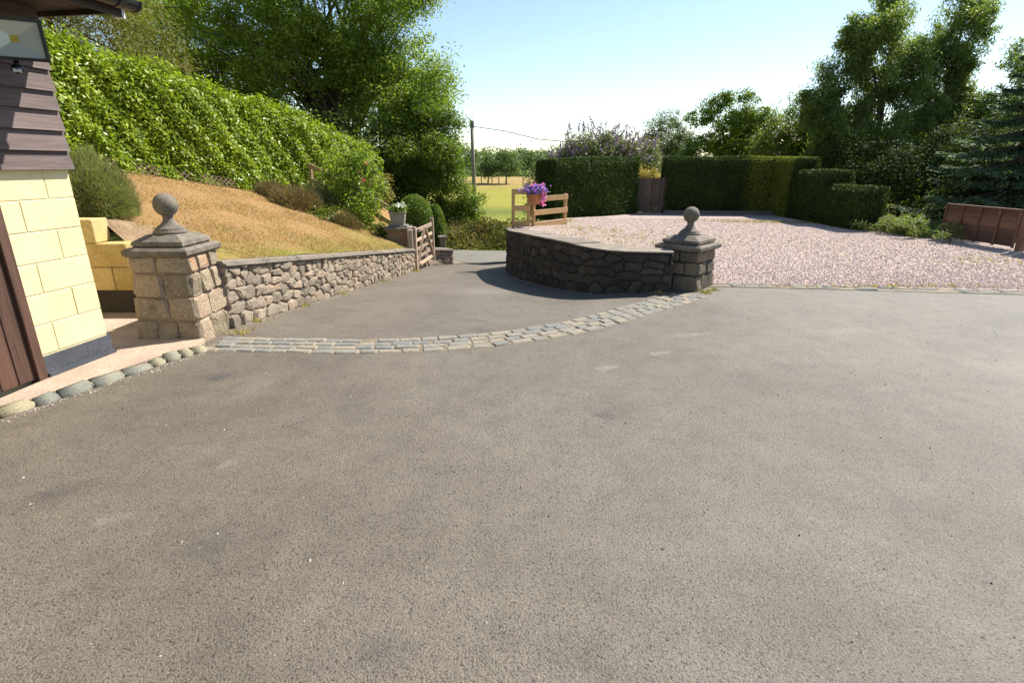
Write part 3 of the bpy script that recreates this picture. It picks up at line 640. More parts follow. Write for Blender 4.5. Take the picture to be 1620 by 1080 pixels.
M_tile = rough_mat('roof_tile', [(0.2, (0.10, 0.075, 0.065)), (0.8, (0.16, 0.12, 0.10))], var=0.4)
M_conc = rough_mat('path_concrete', [(0.15, (0.33, 0.24, 0.175)), (0.85, (0.50, 0.385, 0.29))], scale=3, fine=60, bstr=0.6, bdist=0.012, tint=((0.20, 0.15, 0.11), 2.2, 0.62, 0.8))
HC = Vector((-3.48, 4.48)); HU = Vector((-0.159, -0.987)).normalized(); HN = Vector((0.987, -0.159)).normalized()
def hw(u, n, z): p = HC + HU * u + HN * n; return Vector((p.x, p.y, z))
HM = lambda u, n, z: Matrix(((HU.x, -HN.x, 0, 0), (HU.y, -HN.y, 0, 0), (0, 0, 1, 0), (0, 0, 0, 1)))
def hbox(mb, u0, u1, n0, n1, z0, z1, bev=0.0):
    c = hw((u0 + u1) / 2, (n0 + n1) / 2, (z0 + z1) / 2)
    M = Matrix(((HU.x, HN.x, 0, c.x), (HU.y, HN.y, 0, c.y), (0, 0, 1, c.z), (0, 0, 0, 1)))
    o = len(mb.f); mb.box((0, 0, 0), (abs(u1 - u0), abs(n1 - n0), abs(z1 - z0)), bev=bev, M=M)
    for i in range(o, len(mb.f)): mb.f[i] = mb.f[i][::-1]
def make_house():
    random.seed(11); t = empty('garage_building', (-3.48, 4.48, 0)); tag(t, 'cream blockwork building with dark timber cladding and brown boarded door', 'building')
    b = MB(); hbox(b, 0.006, 0.587, -4.5, -0.004, -0.1, 2.62); hbox(b, 0.588, 5.5, -4.5, -0.07, -0.1, 2.62); b.build('wall', M_cjoint, t)
    b = MB(); hbox(b, 0, 5.5, 0.0, 0.0, 0, 0) if False else None
    ch = 0.2265; zb = 0.215
    def courses(faces_u, fn):
        pass
    for k in range(6):
        z0 = zb + k * ch; cuts = [0, 0.44, 0.585] if k % 2 == 0 else [0, 0.215, 0.585]
        for i in range(2):
            if k % 2 == 0 and i == 1: cuts_ = (0.44, 0.585)
            b = MB(); hbox(b, cuts[i] + (0.002 if i else 0), cuts[i + 1] - 0.002, -0.10, random.uniform(0, 0.003), z0 + 0.0025, z0 + ch - 0.0025, bev=0.005); b.build('block', M_cream, t)
        x = 0.105                                          # rear return wall
        while x < 4.4:
            l = 0.44 if (x > 0.11 or k % 2) else 0.22
            b = MB(); hbox(b, -0.001, 0.09, -x - l + 0.008, -x, z0 + 0.004, z0 + ch - 0.004); b.build('block', M_cream, t); x += l
    b = MB(); hbox(b, -0.012, 0.583, -0.1, 0.014, -0.05, zb - 0.01)
    hbox(b, -0.02, 0.583, 0.012, 0.035, -0.05, 0.075); b.build('plinth', M_plinth, t)
    z = zb + 6 * ch; i = 0
    while z < 2.6:                                        # feather-edge cladding
        h = random.uniform(0.132, 0.148); V = []
        for u in (-0.02, 5.5):
            for n, zz in ((0.0, z), (0.048, z - 0.012), (0.044, z + 0.0), (0.014, z + h + 0.012), (0.0, z + h + 0.012)): V.append(hw(u, n, zz))
        F = [(k, (k + 1) % 5, 5 + (k + 1) % 5, 5 + k) for k in range(5)] + [(4, 3, 2, 1, 0), (5, 6, 7, 8, 9)]
        mesh_obj('cladding_board', V, F, M_clad, t); z += h
    # door: frame + boards
    b = MB(); hbox(b, 0.588, 0.66, -0.06, 0.022, 0.02, 2.02, 0.004); hbox(b, 0.66, 3.2, -0.06, 0.022, 1.57, 1.574); b.build('door_frame', M_door, t)
    door = MB(); hbox(door, 0.66, 3.1, -0.055, -0.03, 0.05, 2.0); d = door.build('door', M_door, t)
    u = 0.664
    while u < 3.0:
        bb = MB(); hbox(bb, u, u + 0.118, -0.03, -0.006 + random.uniform(0, 0.003), 0.055, 1.568, 0.004); o = bb.build('door_board', M_door, d); u += 0.124
    # roof overhang
    b = MB(); u = -0.07; k = 0
    for n0 in np.arange(-0.05, 0.70, 0.14): 
        bb = MB(); hbox(bb, -0.075, 5.4, n0, n0 + 0.133, 2.665, 2.685); bb.build('soffit_board', M_soff, t)
    bb = MB(); hbox(bb, -0.10, -0.076, -4.4, 0.62, 2.63, 2.86); bb.build('barge_board', M_soff, t)
    bb = MB(); hbox(bb, -0.108, -0.076, 0.60, 0.675, 2.60, 2.74); bb.build('fascia_end', M_white, t)
    bb = MB(); hbox(bb, -0.075, 5.4, 0.66, 0.68, 2.60, 2.82); bb.build('fascia', M_soff, t)
    g = MB(); prof = [(0.062 * math.cos(a), 0.062 * math.sin(a)) for a in np.linspace(math.pi, 2 * math.pi, 9)] + [(0.056 * math.cos(a), 0.056 * math.sin(a)) for a in np.linspace(2 * math.pi, math.pi, 9)]
    V = [hw(u, 0.752 + p[0], 2.70 + p[1]) for u in (-0.11, 5.4) for p in prof]; n = len(prof)
    g.add(V, [(i, (i + 1) % n, n + (i + 1) % n, n + i) for i in range(n)]); gut = g.build('gutter', M_black, t)
    g = MB(); V = [hw(u, 0.752 + 0.068 * math.cos(a), 2.702 + 0.068 * math.sin(a)) for u in (-0.125, -0.105) for a in np.linspace(math.pi, 2 * math.pi, 11)]
    g.add(V, [tuple(range(11)), tuple(range(21, 10, -1))] + [(i, i + 11, i + 12, i + 1) for i in range(10)] + [(0, 10, 21, 11)]); g.build('gutter_stop_end', M_black, gut); g = MB()
    V = [hw(u, 0.752 + 0.069 * math.cos(a), 2.702 + 0.069 * math.sin(a)) for u in (0.0, 0.06) for a in np.linspace(math.pi, 2 * math.pi, 11)]
    g.add(V, [(i, i + 11, i + 12, i + 1) for i in range(10)]); g.build('gutter_bracket', M_black, gut)
    # roof slope
    V = []
    for u in (-0.11, 5.4):
        for n, zz in ((0.74, 2.82), (-2.2, 4.4), (-2.2, 4.34), (0.72, 2.78)): V.append(hw(u, n, zz))
    V2 = []
    for u in (-0.11, 5.4):
        for n, zz in ((-2.2, 4.4), (-5.1, 2.82), (-5.1, 2.76), (-2.2, 4.34)): V2.append(hw(u, n, zz))
    rb = MB(); ff = [(0, 1, 5, 4), (1, 2, 6, 5), (2, 3, 7, 6), (3, 0, 4, 7), (0, 3, 2, 1), (4, 5, 6, 7)]; rb.add(V, ff); rb.add(V2, ff); rb.build('roof', M_tile, t)
    gb = MB(); V = [hw(-0.0, 0.0, 2.6), hw(0.0, -4.5, 2.6), hw(0.0, -2.2, 4.3), hw(0.02, 0.0, 2.6), hw(0.02, -4.5, 2.6), hw(0.02, -2.2, 4.3)]
    gb.add(V, [(0, 1, 2), (5, 4, 3)]); gb.build('gable', M_clad, t)
make_house()

def make_floodlight():
    c = Vector((-3.25, 3.99, 2.375)); nrm = Vector((0.50, -0.84, -0.17)).normalized()
    t = empty('floodlight', tuple(c)); tag(t, 'black square floodlight with silver reflector under the eaves', 'light')
    x = Vector((0, 0, 1)).cross(nrm).normalized(); y = nrm.cross(x)
    def P(a, b2, d): return c + x * a + y * b2 + nrm * d
    W, H = 0.165, 0.125
    b = MB()
    def ring(w0, h0, d0, w1, h1, d1):
        V = [P(s * w0, q * h0, d0) for s, q in ((-1, -1), (1, -1), (1, 1), (-1, 1))] + [P(s * w1, q * h1, d1) for s, q in ((-1, -1), (1, -1), (1, 1), (-1, 1))]
        return V, [(0, 1, 5, 4), (1, 2, 6, 5), (2, 3, 7, 6), (3, 0, 4, 7)]
    b.add(*ring(W, H, 0.03, W - 0.018, H - 0.018, 0.032)); b.add(*ring(W, H, -0.03, W, H, 0.03)); b.add(*ring(W * 0.75, H * 0.75, -0.07, W, H, -0.03)); b.add(*ring(W - 0.018, H - 0.018, 0.032, W - 0.02, H - 0.02, 0.012))
    b.add([P(s * W * 0.75, q * H * 0.75, -0.07) for s, q in ((-1, -1), (-1, 1), (1, 1), (1, -1))], [(0, 1, 2, 3)])
    for k in range(7): a = -0.1 + k * 0.033; b.beam(P(a, -0.09, -0.075), P(a, 0.09, -0.075), 0.006, 0.03, up=nrm)
    b.build('housing', M_black, t)
    ml, tt, bb = new_mat('brushed_reflector'); bb.inputs['Base Color'].default_value = (0.82, 0.88, 0.88, 1); bb.inputs['Metallic'].default_value = 0.3; bb.inputs['Roughness'].default_value = 0.42; bump(tt, bb, noise(tt, 60, 3, 0.6, pos(tt)), 0.08, 0.004)
    r = MB(); r.add(*ring(W - 0.02, H - 0.02, 0.012, 0.022, 0.02, -0.035)); r.build('reflector', ml, t)
    r = MB(); r.add([P(s * 0.022, q * 0.02, -0.034) for s, q in ((-1, -1), (1, -1), (1, 1), (-1, 1))], [(0, 1, 2, 3)]); r.build('led_chip', plain('led_phosphor', (0.7, 0.55, 0.05), 0.5), t)
    mg, tt, bb = new_mat('clear_glass'); bb.inputs['Transmission Weight'].default_value = 1; bb.inputs['Roughness'].default_value = 0.02; bb.inputs['IOR'].default_value = 1.08
    r = MB(); r.add([P(s * (W - 0.019), q * (H - 0.019), 0.024) for s, q in ((-1, -1), (1, -1), (1, 1), (-1, 1))], [(0, 1, 2, 3)]); r.build('glass_pane', mg, t)
    r = MB(); r.beam(P(-0.02, -H, -0.02), P(-0.02, -H - 0.06, -0.02), 0.03, 0.03); q = P(-0.02, -H - 0.055, 0.0)
    r.lathe([(0.012, -0.03), (0.03, -0.022), (0.036, 0.0), (0.034, 0.018), (0.02, 0.028)], 16, tuple(q)); s_ = r.build('motion_sensor', M_black, t, smooth=True)
    r = MB(); r.tube([q + Vector((0, 0, -0.004)) + nrm * 0.02 + x * k for k in (-0.022, 0.022)], 0.016, 10); r.build('sensor_lens', plain('frosted_lens', (0.55, 0.55, 0.55), 0.4), t)
    b = MB(); b.beam(P(0, 0, -0.07), hw(0.5, 0.03, 2.36), 0.03, 0.03); b.beam(hw(0.42, 0.055, 2.36), hw(0.6, 0.055, 2.36), 0.03, 0.09); b.build('bracket', M_black, t)
make_floodlight()

def make_path():
    V2 = [(-3.62, 3.0), (-3.42, 3.35), (-3.22, 3.85), (-2.98, 4.45), (-2.80, 4.72), (-3.05, 5.15), (-3.1, 5.9), (-6.5, 5.9), (-6.5, 4.6), (-3.5, 4.5)]
    V = [(x, y, 0.045) for x, y in V2] + [(x, y, -0.05) for x, y in V2]; n = len(V2)
    o = mesh_obj('path', V, [tuple(range(n))] + [(i, i + n, (i + 1) % n + n, (i + 1) % n) for i in range(n)], M_conc); tag(o, 'worn pinkish concrete path between building and pillar', kind='structure')
    t = empty('kerb', (-3.4, 3.4, 0)); tag(t, 'rounded stone kerb along the foot of the cream building', kind='structure'); random.seed(3)
    p = Path([(-3.66, 2.6), (-3.46, 3.22), (-3.20, 3.78), (-2.97, 4.36), (-2.76, 4.72)]); q = 0
    mk = rough_mat('kerb_cobble', [(0.0, (0.15, 0.155, 0.14)), (0.4, (0.23, 0.22, 0.165)), (1.0, (0.32, 0.27, 0.16))], var=0.8, scale=9, fine=70, bstr=0.6)
    while q < p.L - 0.1:
        l = random.uniform(0.15, 0.24) if q < 1.6 else random.uniform(0.10, 0.15); c, d = p.at(q + l / 2)
        me = sett_mesh(int(q * 100), l * 1.04, 0.115, 0.11, 0.021); me.polygons.foreach_set('use_smooth', [True] * len(me.polygons)); me.materials.append(mk)
        place(me, 'kerb_stone', mk, t, (c.x, c.y, -0.010 + random.gauss(0, 0.006)), math.atan2(d.y, d.x) + random.gauss(0, 0.04), 0.05); q += l
    # stepped cream retaining wall behind the passage
    t = empty('stepped_wall', (-4.2, 5.8, 0)); tag(t, 'stepped cream painted block retaining wall behind the passage', 'wall')
    md = rough_mat('cream_block_shade_tone', [(0.1, (0.38, 0.26, 0.09)), (0.5, (0.50, 0.37, 0.15)), (0.9, (0.60, 0.46, 0.22))], var=0.3, scale=4, fine=60, bstr=0.4)  # cream paint darkened and browned: shade on this wall put into the colour
    rows = [(0.29, 0.545, -3.42), (0.545, 0.80, -4.10), (0.80, 1.05, -4.40)]
    b = MB(); b.box((-5.0, 5.95, 0.14), (3.2, 0.28, 0.30)); b.build('stone_footing', M_dstone, t)
    for (z0, z1, xe) in rows:
        x = xe; 
        while x > -6.4:
            l = 0.44; bb = MB(); bb.box((x - l / 2, 5.93 + random.gauss(0, 0.002), (z0 + z1) / 2), (l - 0.006, 0.24, z1 - z0 - 0.005), bev=0.008); bb.build('block', md, t); x -= l
        # lowered soil step behind
    ms = rough_mat('bank_soil', [(0.2, (0.20, 0.13, 0.07)), (0.8, (0.36, 0.25, 0.14))], scale=8, fine=40, bstr=0.9, bdist=0.03)
    V = []; F = []; nx = 14
    for j, y in enumerate(np.linspace(6.03, 6.56, 4)):
        for i in range(nx):
            x = -3.3 - 3.0 * i / (nx - 1); k = j / 3; za = 0.52 if x > -4.1 else (0.77 if x > -4.4 else 1.02)
            V.append((x, y, za * (1 - k) + (lawn_z(x, y) + 0.012) * k + random.gauss(0, 0.008)))
    for j in range(3):
        for i in range(nx - 1): F.append((j * nx + i, (j + 1) * nx + i, (j + 1) * nx + i + 1, j * nx + i + 1)[::1])
    o = mesh_obj('soil', V, F, ms, smooth=True); tag(o, 'bare brown soil strip behind the stepped wall', kind='structure')
    for k, (x, y, z, s) in enumerate([(-3.72, 6.1, 0.72, 0.13), (-3.5, 6.2, 0.74, 0.11), (-3.93, 6.05, 0.62, 0.08)]):
        bm = bmesh.new(); bmesh.ops.create_icosphere(bm, subdivisions=2, radius=s)
        for v in bm.verts: v.co = Vector((v.co.x * 1.3, v.co.y * 0.9, v.co.z * 0.6)) * random.uniform(0.8, 1.15)
        me = bpy.data.meshes.new('rock'); bm.to_mesh(me); bm.free(); me.materials.append(M_dstone if k == 0 else M_stone)
        o = bpy.data.objects.new('rock', me); col.objects.link(o); o.location = (x, y, z); o.rotation_euler = (0.2, 0.3 * k, k)
        tag(o, ['large dark jagged rock on the soil behind the left pillar', 'pale flat rock against the scorched lawn behind the left pillar', 'small rock on the step of the cream wall'][k], 'rock')
make_path()

# ================================================================== GATE, PIER, PLANTER
M_gate = wood_mat('weathered_gate_wood', (0.22, 0.15, 0.10), (0.48, 0.36, 0.26), scale=(30, 30, 8), rough=0.8)
M_fence = wood_mat('new_fence_wood', (0.32, 0.185, 0.075), (0.52, 0.33, 0.15), scale=(8, 8, 40), rough=0.7, var=0.25)
def make_gate():
    h, e = Vector((-2.30, 12.98, 0)), Vector((-2.13, 14.75, 0)); zb, zt = -0.80, 0.14
    t = empty('field_gate', (h.x, h.y, zb)); tag(t, 'open weathered wooden five-bar gate at the foot of the drive', 'gate')
    d = (e - h).normalized(); V3 = lambda p, z: (p.x, p.y, z); sd = Vector((0, 0, 1)).cross(d)
    b = MB(); b.box((h.x, h.y, (zb + zt) / 2), (0.09, 0.10, zt - zb + 0.12), math.atan2(d.y, d.x), 0.006); b.build('hanging_stile', M_gate, t)
    b = MB(); b.box((e.x, e.y, (zb + zt) / 2 + 0.04), (0.07, 0.09, zt - zb + 0.14), math.atan2(d.y, d.x), 0.006); b.build('closing_stile', M_gate, t)
    for z, hh in ((zt - 0.05, 0.10), (zt - 0.28, 0.075), (zt - 0.49, 0.075), (zt - 0.69, 0.075), (zb + 0.06, 0.085)):
        b = MB(); b.beam(V3(h + d * 0.04, z), V3(e - d * 0.03, z), 0.028, hh, bev=0.004); b.build('rail', M_gate, t)
    for (s0, z0, s1, z1, off) in ((0.08, zb + 0.06, 0.85, zt - 0.05, 0.022), (0.95, zt - 0.05, 1.7, zb + 0.1, 0.022), (0.9, zb + 0.05, 1.3, zt - 0.06, -0.022)):
        b = MB(); p0, p1 = h + d * s0 - sd * off, h + d * s1 - sd * off; b.beam(V3(p0, z0), V3(p1, z1), 0.02, 0.07, up=tuple(sd)); b.build('brace', M_gate, t)
    for z in (zt - 0.05, zb + 0.06):
        b = MB(); b.beam(V3(h - d * 0.07 - sd * 0.03, z), V3(h + d * 0.4 - sd * 0.03, z), 0.008, 0.04); b.build('hinge', M_black, t)
    b = MB(); b.box((-2.38, 12.86, -0.38), (0.12, 0.12, 1.06), 0.08, 0.01); b.build('gate_post', wood_mat('old_gate_post', (0.20, 0.14, 0.10), (0.38, 0.28, 0.20)))
    o = bpy.data.objects['gate_post']; tag(o, 'square weathered post the five-bar gate hangs on', 'post')
    # pier
    t = empty('stone_pier', (-2.70, 13.2, -0.9)); tag(t, 'square stone pier with flat cap carrying the planter', 'pier')
    b = MB(); b.box((-2.70, 13.2, -0.38), (0.46, 0.46, 1.02), 0.08, 0.012); b.build('shaft', M_p2stone, t)
    b = MB(); b.box((-2.70, 13.2, 0.155), (0.60, 0.60, 0.06), 0.08, 0.012); b.box((-2.70, 13.2, 0.20), (0.44, 0.44, 0.05), 0.08, 0.012); b.build('cap', M_cap, t)
    t = empty('stone_planter', (-2.70, 13.2, 0.226)); tag(t, 'grey square stone planter with white flowers on the pier', 'planter')
    mp = rough_mat('planter_stone', [(0.2, (0.20, 0.19, 0.16)), (0.8, (0.33, 0.31, 0.26))], scale=8)
    b = MB(); b.frust((-2.70, 13.2), 0.08, 0.14, 0.178, 0.227, 0.50); b.frust((-2.70, 13.2), 0.08, 0.19, 0.195, 0.498, 0.535); b.build('tub', mp, t)
    n = 700; P = RNG.normal(size=(n, 3)) * (0.10, 0.10, 0.05) + (-2.70, 13.2, 0.60); N = norm(RNG.normal(size=(n, 3)) + (0, 0, 1))
    quads_obj('foliage', leaves(P, N, 0.06, 0.035), leaf_mat('planter_leaf', [(0.2, (0.10, 0.17, 0.03)), (0.9, (0.22, 0.30, 0.06))]), t)
    n = 70; P = RNG.normal(size=(n, 3)) * (0.06, 0.08, 0.025) + (-2.62, 13.16, 0.67); N = norm(RNG.normal(size=(n, 3)) + (0, -0.6, 0.8))
    tag(quads_obj('flowers', leaves(P, N, 0.06, 0.055), leaf_mat('white_petal', [(0.1, (0.7, 0.68, 0.7)), (0.9, (0.85, 0.82, 0.85))], 0.3), t), kind='stuff')
    # small far pier
    t = empty('stone_pier', (-2.05, 15.95, -1.1)); tag(t, 'small stone pier end with rounded cap beside the clipped topiary', 'pier')
    b = MB(); b.box((-2.02, 15.9, -0.80), (0.17, 0.2, 0.74), 0.3, 0.01); b.build('shaft', M_p2stone, t)
    b = MB(); b.box((-2.02, 15.9, -0.40), (0.26, 0.28, 0.07), 0.3, 0.02); b.build('cap', M_cap, t)
make_gate()

def rail_fence(label, posts, rails, group=None, post_h=1.0, mat=M_fence, pw=0.075, rh=0.125, overhang=0.04):
    """posts: list of (x, y, z) bases; rails: z offsets"""
    t = empty('rail_fence', posts[0]); tag(t, label, 'fence', group)
    for (x, y, z) in posts:
        d = Vector((posts[-1][0] - posts[0][0], posts[-1][1] - posts[0][1])); b = MB(); b.box((x, y, z + post_h / 2 - 0.1), (pw, pw, post_h + 0.2), math.atan2(d.y, d.x), 0.004); b.build('post', mat, t)
    for i in range(len(posts) - 1):
        p, q = Vector(posts[i]), Vector(posts[i + 1]); d = (q - p).normalized(); sd = Vector((d.y, -d.x, 0)).normalized() * (pw / 2 + 0.013)
        if sd.y > 0: sd = -sd
        for rz_ in rails:
            b = MB(); b.beam(p + sd - d * overhang + Vector((0, 0, rz_)), q + sd + d * overhang + Vector((0, 0, rz_)), 0.024, rh, bev=0.003); b.build('rail', mat, t)
    return t
rail_fence('short facing section of new three-rail timber fence at the curved wall end', [(0.03, 13.42, 0.14), (0.40, 13.45, 0.14)], (0.09, 0.46, 0.84), 'new timber rail fence sections', 0.88)
rail_fence('longer angled section of new three-rail timber fence below the hanging basket', [(0.52, 13.52, 0.12), (1.36, 14.35, 0.13)], (0.07, 0.36, 0.68), 'new timber rail fence sections', 0.76)
rail_fence('old timber rail fence running down behind the lawn shrubs', [(-5.35, 15.2, 0.72), (-4.2, 14.6, 0.30), (-2.95, 13.9, -0.32)], (0.12, 0.48, 0.84), None, 0.86, wood_mat('old_rail_wood', (0.28, 0.18, 0.09), (0.46, 0.32, 0.18)))

def hanging_basket():
    c = Vector((0.55, 13.38, 0.86)); t = empty('flower_basket', (c.x, c.y, 0.68)); tag(t, 'terracotta pot of purple and pink petunias on the fence post', 'flower pot')
    b = MB(); b.lathe([(0.10, -0.17), (0.125, -0.1), (0.155, 0.03), (0.17, 0.035), (0.17, 0.075), (0.15, 0.075)], 20, tuple(c)); b.build('pot', rough_mat('terracotta', [(0.2, (0.36, 0.15, 0.07)), (0.8, (0.46, 0.21, 0.11))], scale=8), t, smooth=True)
    n = 500; P = RNG.normal(size=(n, 3)) * (0.11, 0.1, 0.06) + np.array(c + Vector((0.02, 0, 0.13))); N = norm(RNG.normal(size=(n, 3)) + (0, -0.4, 0.7))
    quads_obj('foliage', leaves(P, N, 0.06, 0.03), leaf_mat('petunia_leaf', [(0.2, (0.07, 0.12, 0.03)), (0.9, (0.16, 0.24, 0.07))]), t)
    n = 330; P = RNG.normal(size=(n, 3)) * (0.12, 0.1, 0.05) + np.array(c + Vector((0.0, -0.02, 0.17))); N = norm(RNG.normal(size=(n, 3)) * 0.7 + (0.2, -0.8, 0.7))
    tag(quads_obj('purple_flower', leaves(P, N, 0.065, 0.06), leaf_mat('purple_petal', [(0.1, (0.20, 0.07, 0.55)), (0.9, (0.38, 0.18, 0.78))], 0.3, 0.6), t), kind='stuff')
    n = 170; P = np.concatenate([RNG.normal(size=(130, 3)) * (0.03, 0.06, 0.11) + np.array(c + Vector((0.19, -0.05, 0.03))), RNG.normal(size=(40, 3)) * (0.04, 0.03, 0.02) + np.array(c + Vector((0.0, -0.02, 0.25)))]); N = norm(RNG.normal(size=(n, 3)) * 0.7 + (0.3, -0.8, 0.5))
    tag(quads_obj('pink_flower', leaves(P, N, 0.06, 0.055), leaf_mat('pink_petal', [(0.1, (0.62, 0.12, 0.45)), (0.9, (0.80, 0.30, 0.62))], 0.3, 0.6), t), kind='stuff')
hanging_basket()

# --- lap panel fence on the right
M_lap = wood_mat('red_brown_lap_panel', (0.075, 0.036, 0.02), (0.20, 0.10, 0.058), scale=(6, 6, 50), rough=0.75)
def lap_panel(label, p0, p1, h, posts=True):
    p0, p1 = Vector(p0), Vector(p1); t = empty('lap_fence', tuple(p0)); tag(t, label, 'fence', 'overlap fence panels at the yard edge')
    d = (p1 - p0).normalized(); sd = Vector((d.y, -d.x, 0))
    if sd.x > 0: sd = -sd                              # towards the yard
    n = int(h / 0.105)
    for i in range(n):
        z = 0.04 + i * (h - 0.06) / n; hh = (h - 0.06) / n + 0.02; V = []
        for p in (p0, p1):
            for o, zz in ((0.0, z), (0.016, z), (0.006, z + hh), (0.0, z + hh)): q = p + sd * o; V.append((q.x, q.y, q.z + zz))
        mesh_obj('lap_board', V, [(0, 1, 5, 4), (1, 2, 6, 5), (2, 3, 7, 6), (3, 0, 4, 7), (3, 2, 1, 0), (4, 5, 6, 7)], M_lap, t)
    for k in range(5):
        q = p0 + (p1 - p0) * (k / 4) + sd * 0.03; b = MB(); b.beam(q + Vector((0, 0, 0.02)), q + Vector((0, 0, h)), 0.045, 0.025, up=tuple(sd)); b.build('batten', M_lap, t)
    b = MB(); b.beam(p0 + sd * 0.02 + Vector((0, 0, h + 0.015)), p1 + sd * 0.02 + Vector((0, 0, h + 0.015)), 0.075, 0.03); b.build('top_rail', M_lap, t)
lap_panel('red-brown overlap fence panel beside the creeping juniper', (9.62, 12.35, 0.03), (9.72, 10.62, 0.03), 0.72)
lap_panel('red-brown overlap fence panel nearest the right edge of the photo', (9.75, 10.36, 0.06), (9.9, 8.55, 0.06), 0.98)
b = MB(); b.box((9.72, 10.49, 0.5), (0.11, 0.11, 1.1), 0.06, 0.006); tag(b.build('fence_post', M_lap), 'thick brown timber post between the two overlap panels', 'post')

# --- picket gate + sleeper
def picket_gate():
    t = empty('picket_gate', (4.1, 19.0, 0.0)); tag(t, 'dark brown picket garden gate between the clipped hedges', 'gate')
    mp = wood_mat('dark_picket_wood', (0.035, 0.022, 0.016), (0.09, 0.058, 0.042), scale=(30, 30, 4))
    for i in range(9):
        x = 4.16 + i * 0.112; b = MB(); b.box((x, 19.0, 0.60 + 0.012 * (i % 3)), (0.102, 0.02, 1.1), 0, 0.004); b.build('picket', mp, t)
    for z in (0.3, 0.95): b = MB(); b.box((4.6, 19.025, z), (1.0, 0.03, 0.08)); b.build('rail', mp, t)
    for x in (4.06, 5.16): b = MB(); b.box((x, 19.03, 0.6), (0.09, 0.09, 1.25)); b.build('gate_post', mp, t)
    o = MB(); o.box((6.85, 18.5, 0.05), (3.6, 0.12, 0.16), -0.105, 0.012); tag(o.build('timber_sleeper', wood_mat('grey_sleeper', (0.10, 0.075, 0.07), (0.22, 0.17, 0.155), scale=(4, 30, 30))), 'low grey timber sleeper along the foot of the long hedge', 'sleeper')
picket_gate()

# ================================================================== VEGETATION
def rough_core(name, mat, parent, segs):
    """segs: list of frusta outline boxes [(p0, p1, half0, half1, z0, z1a, z1b)]"""
    b = MB()
    for (p0, p1, hw0, hw1, z0, za, zb) in segs:
        p0, p1 = Vector((*p0, 0)), Vector((*p1, 0)); d = (p1 - p0).normalized(); s = Vector((-d.y, d.x, 0))
        V = []
        for p, z in ((p0, za), (p1, zb)):
            for k in (-1, 1): V.append(p + s * k * hw0 + Vector((0, 0, z0)))
            for k in (1, -1): V.append(p + s * k * hw1 + Vector((0, 0, z)))
        b.add(V, [(0, 1, 2, 3)[::-1], (4, 5, 6, 7), (0, 1, 5, 4), (1, 2, 6, 5), (2, 3, 7, 6), (3, 0, 4, 7)])
    return b.build(name, mat, parent)
M_hcore = plain('hedge_inner_twigs', (0.018, 0.022, 0.010), 0.95, var=0.3)
M_yew = leaf_mat('clipped_conifer', [(0.1, (0.022, 0.041, 0.008)), (0.5, (0.043, 0.075, 0.012)), (0.95, (0.10, 0.145, 0.02))], 0.2, 0.6, 2.5, 0.2, 0.4)
M_yewl = leaf_mat('clipped_conifer_golden_green', [(0.1, (0.10, 0.125, 0.014)), (0.5, (0.17, 0.195, 0.024)), (0.95, (0.25, 0.27, 0.04))], 0.25, 0.6, 2.5, 0.2, 0.4)
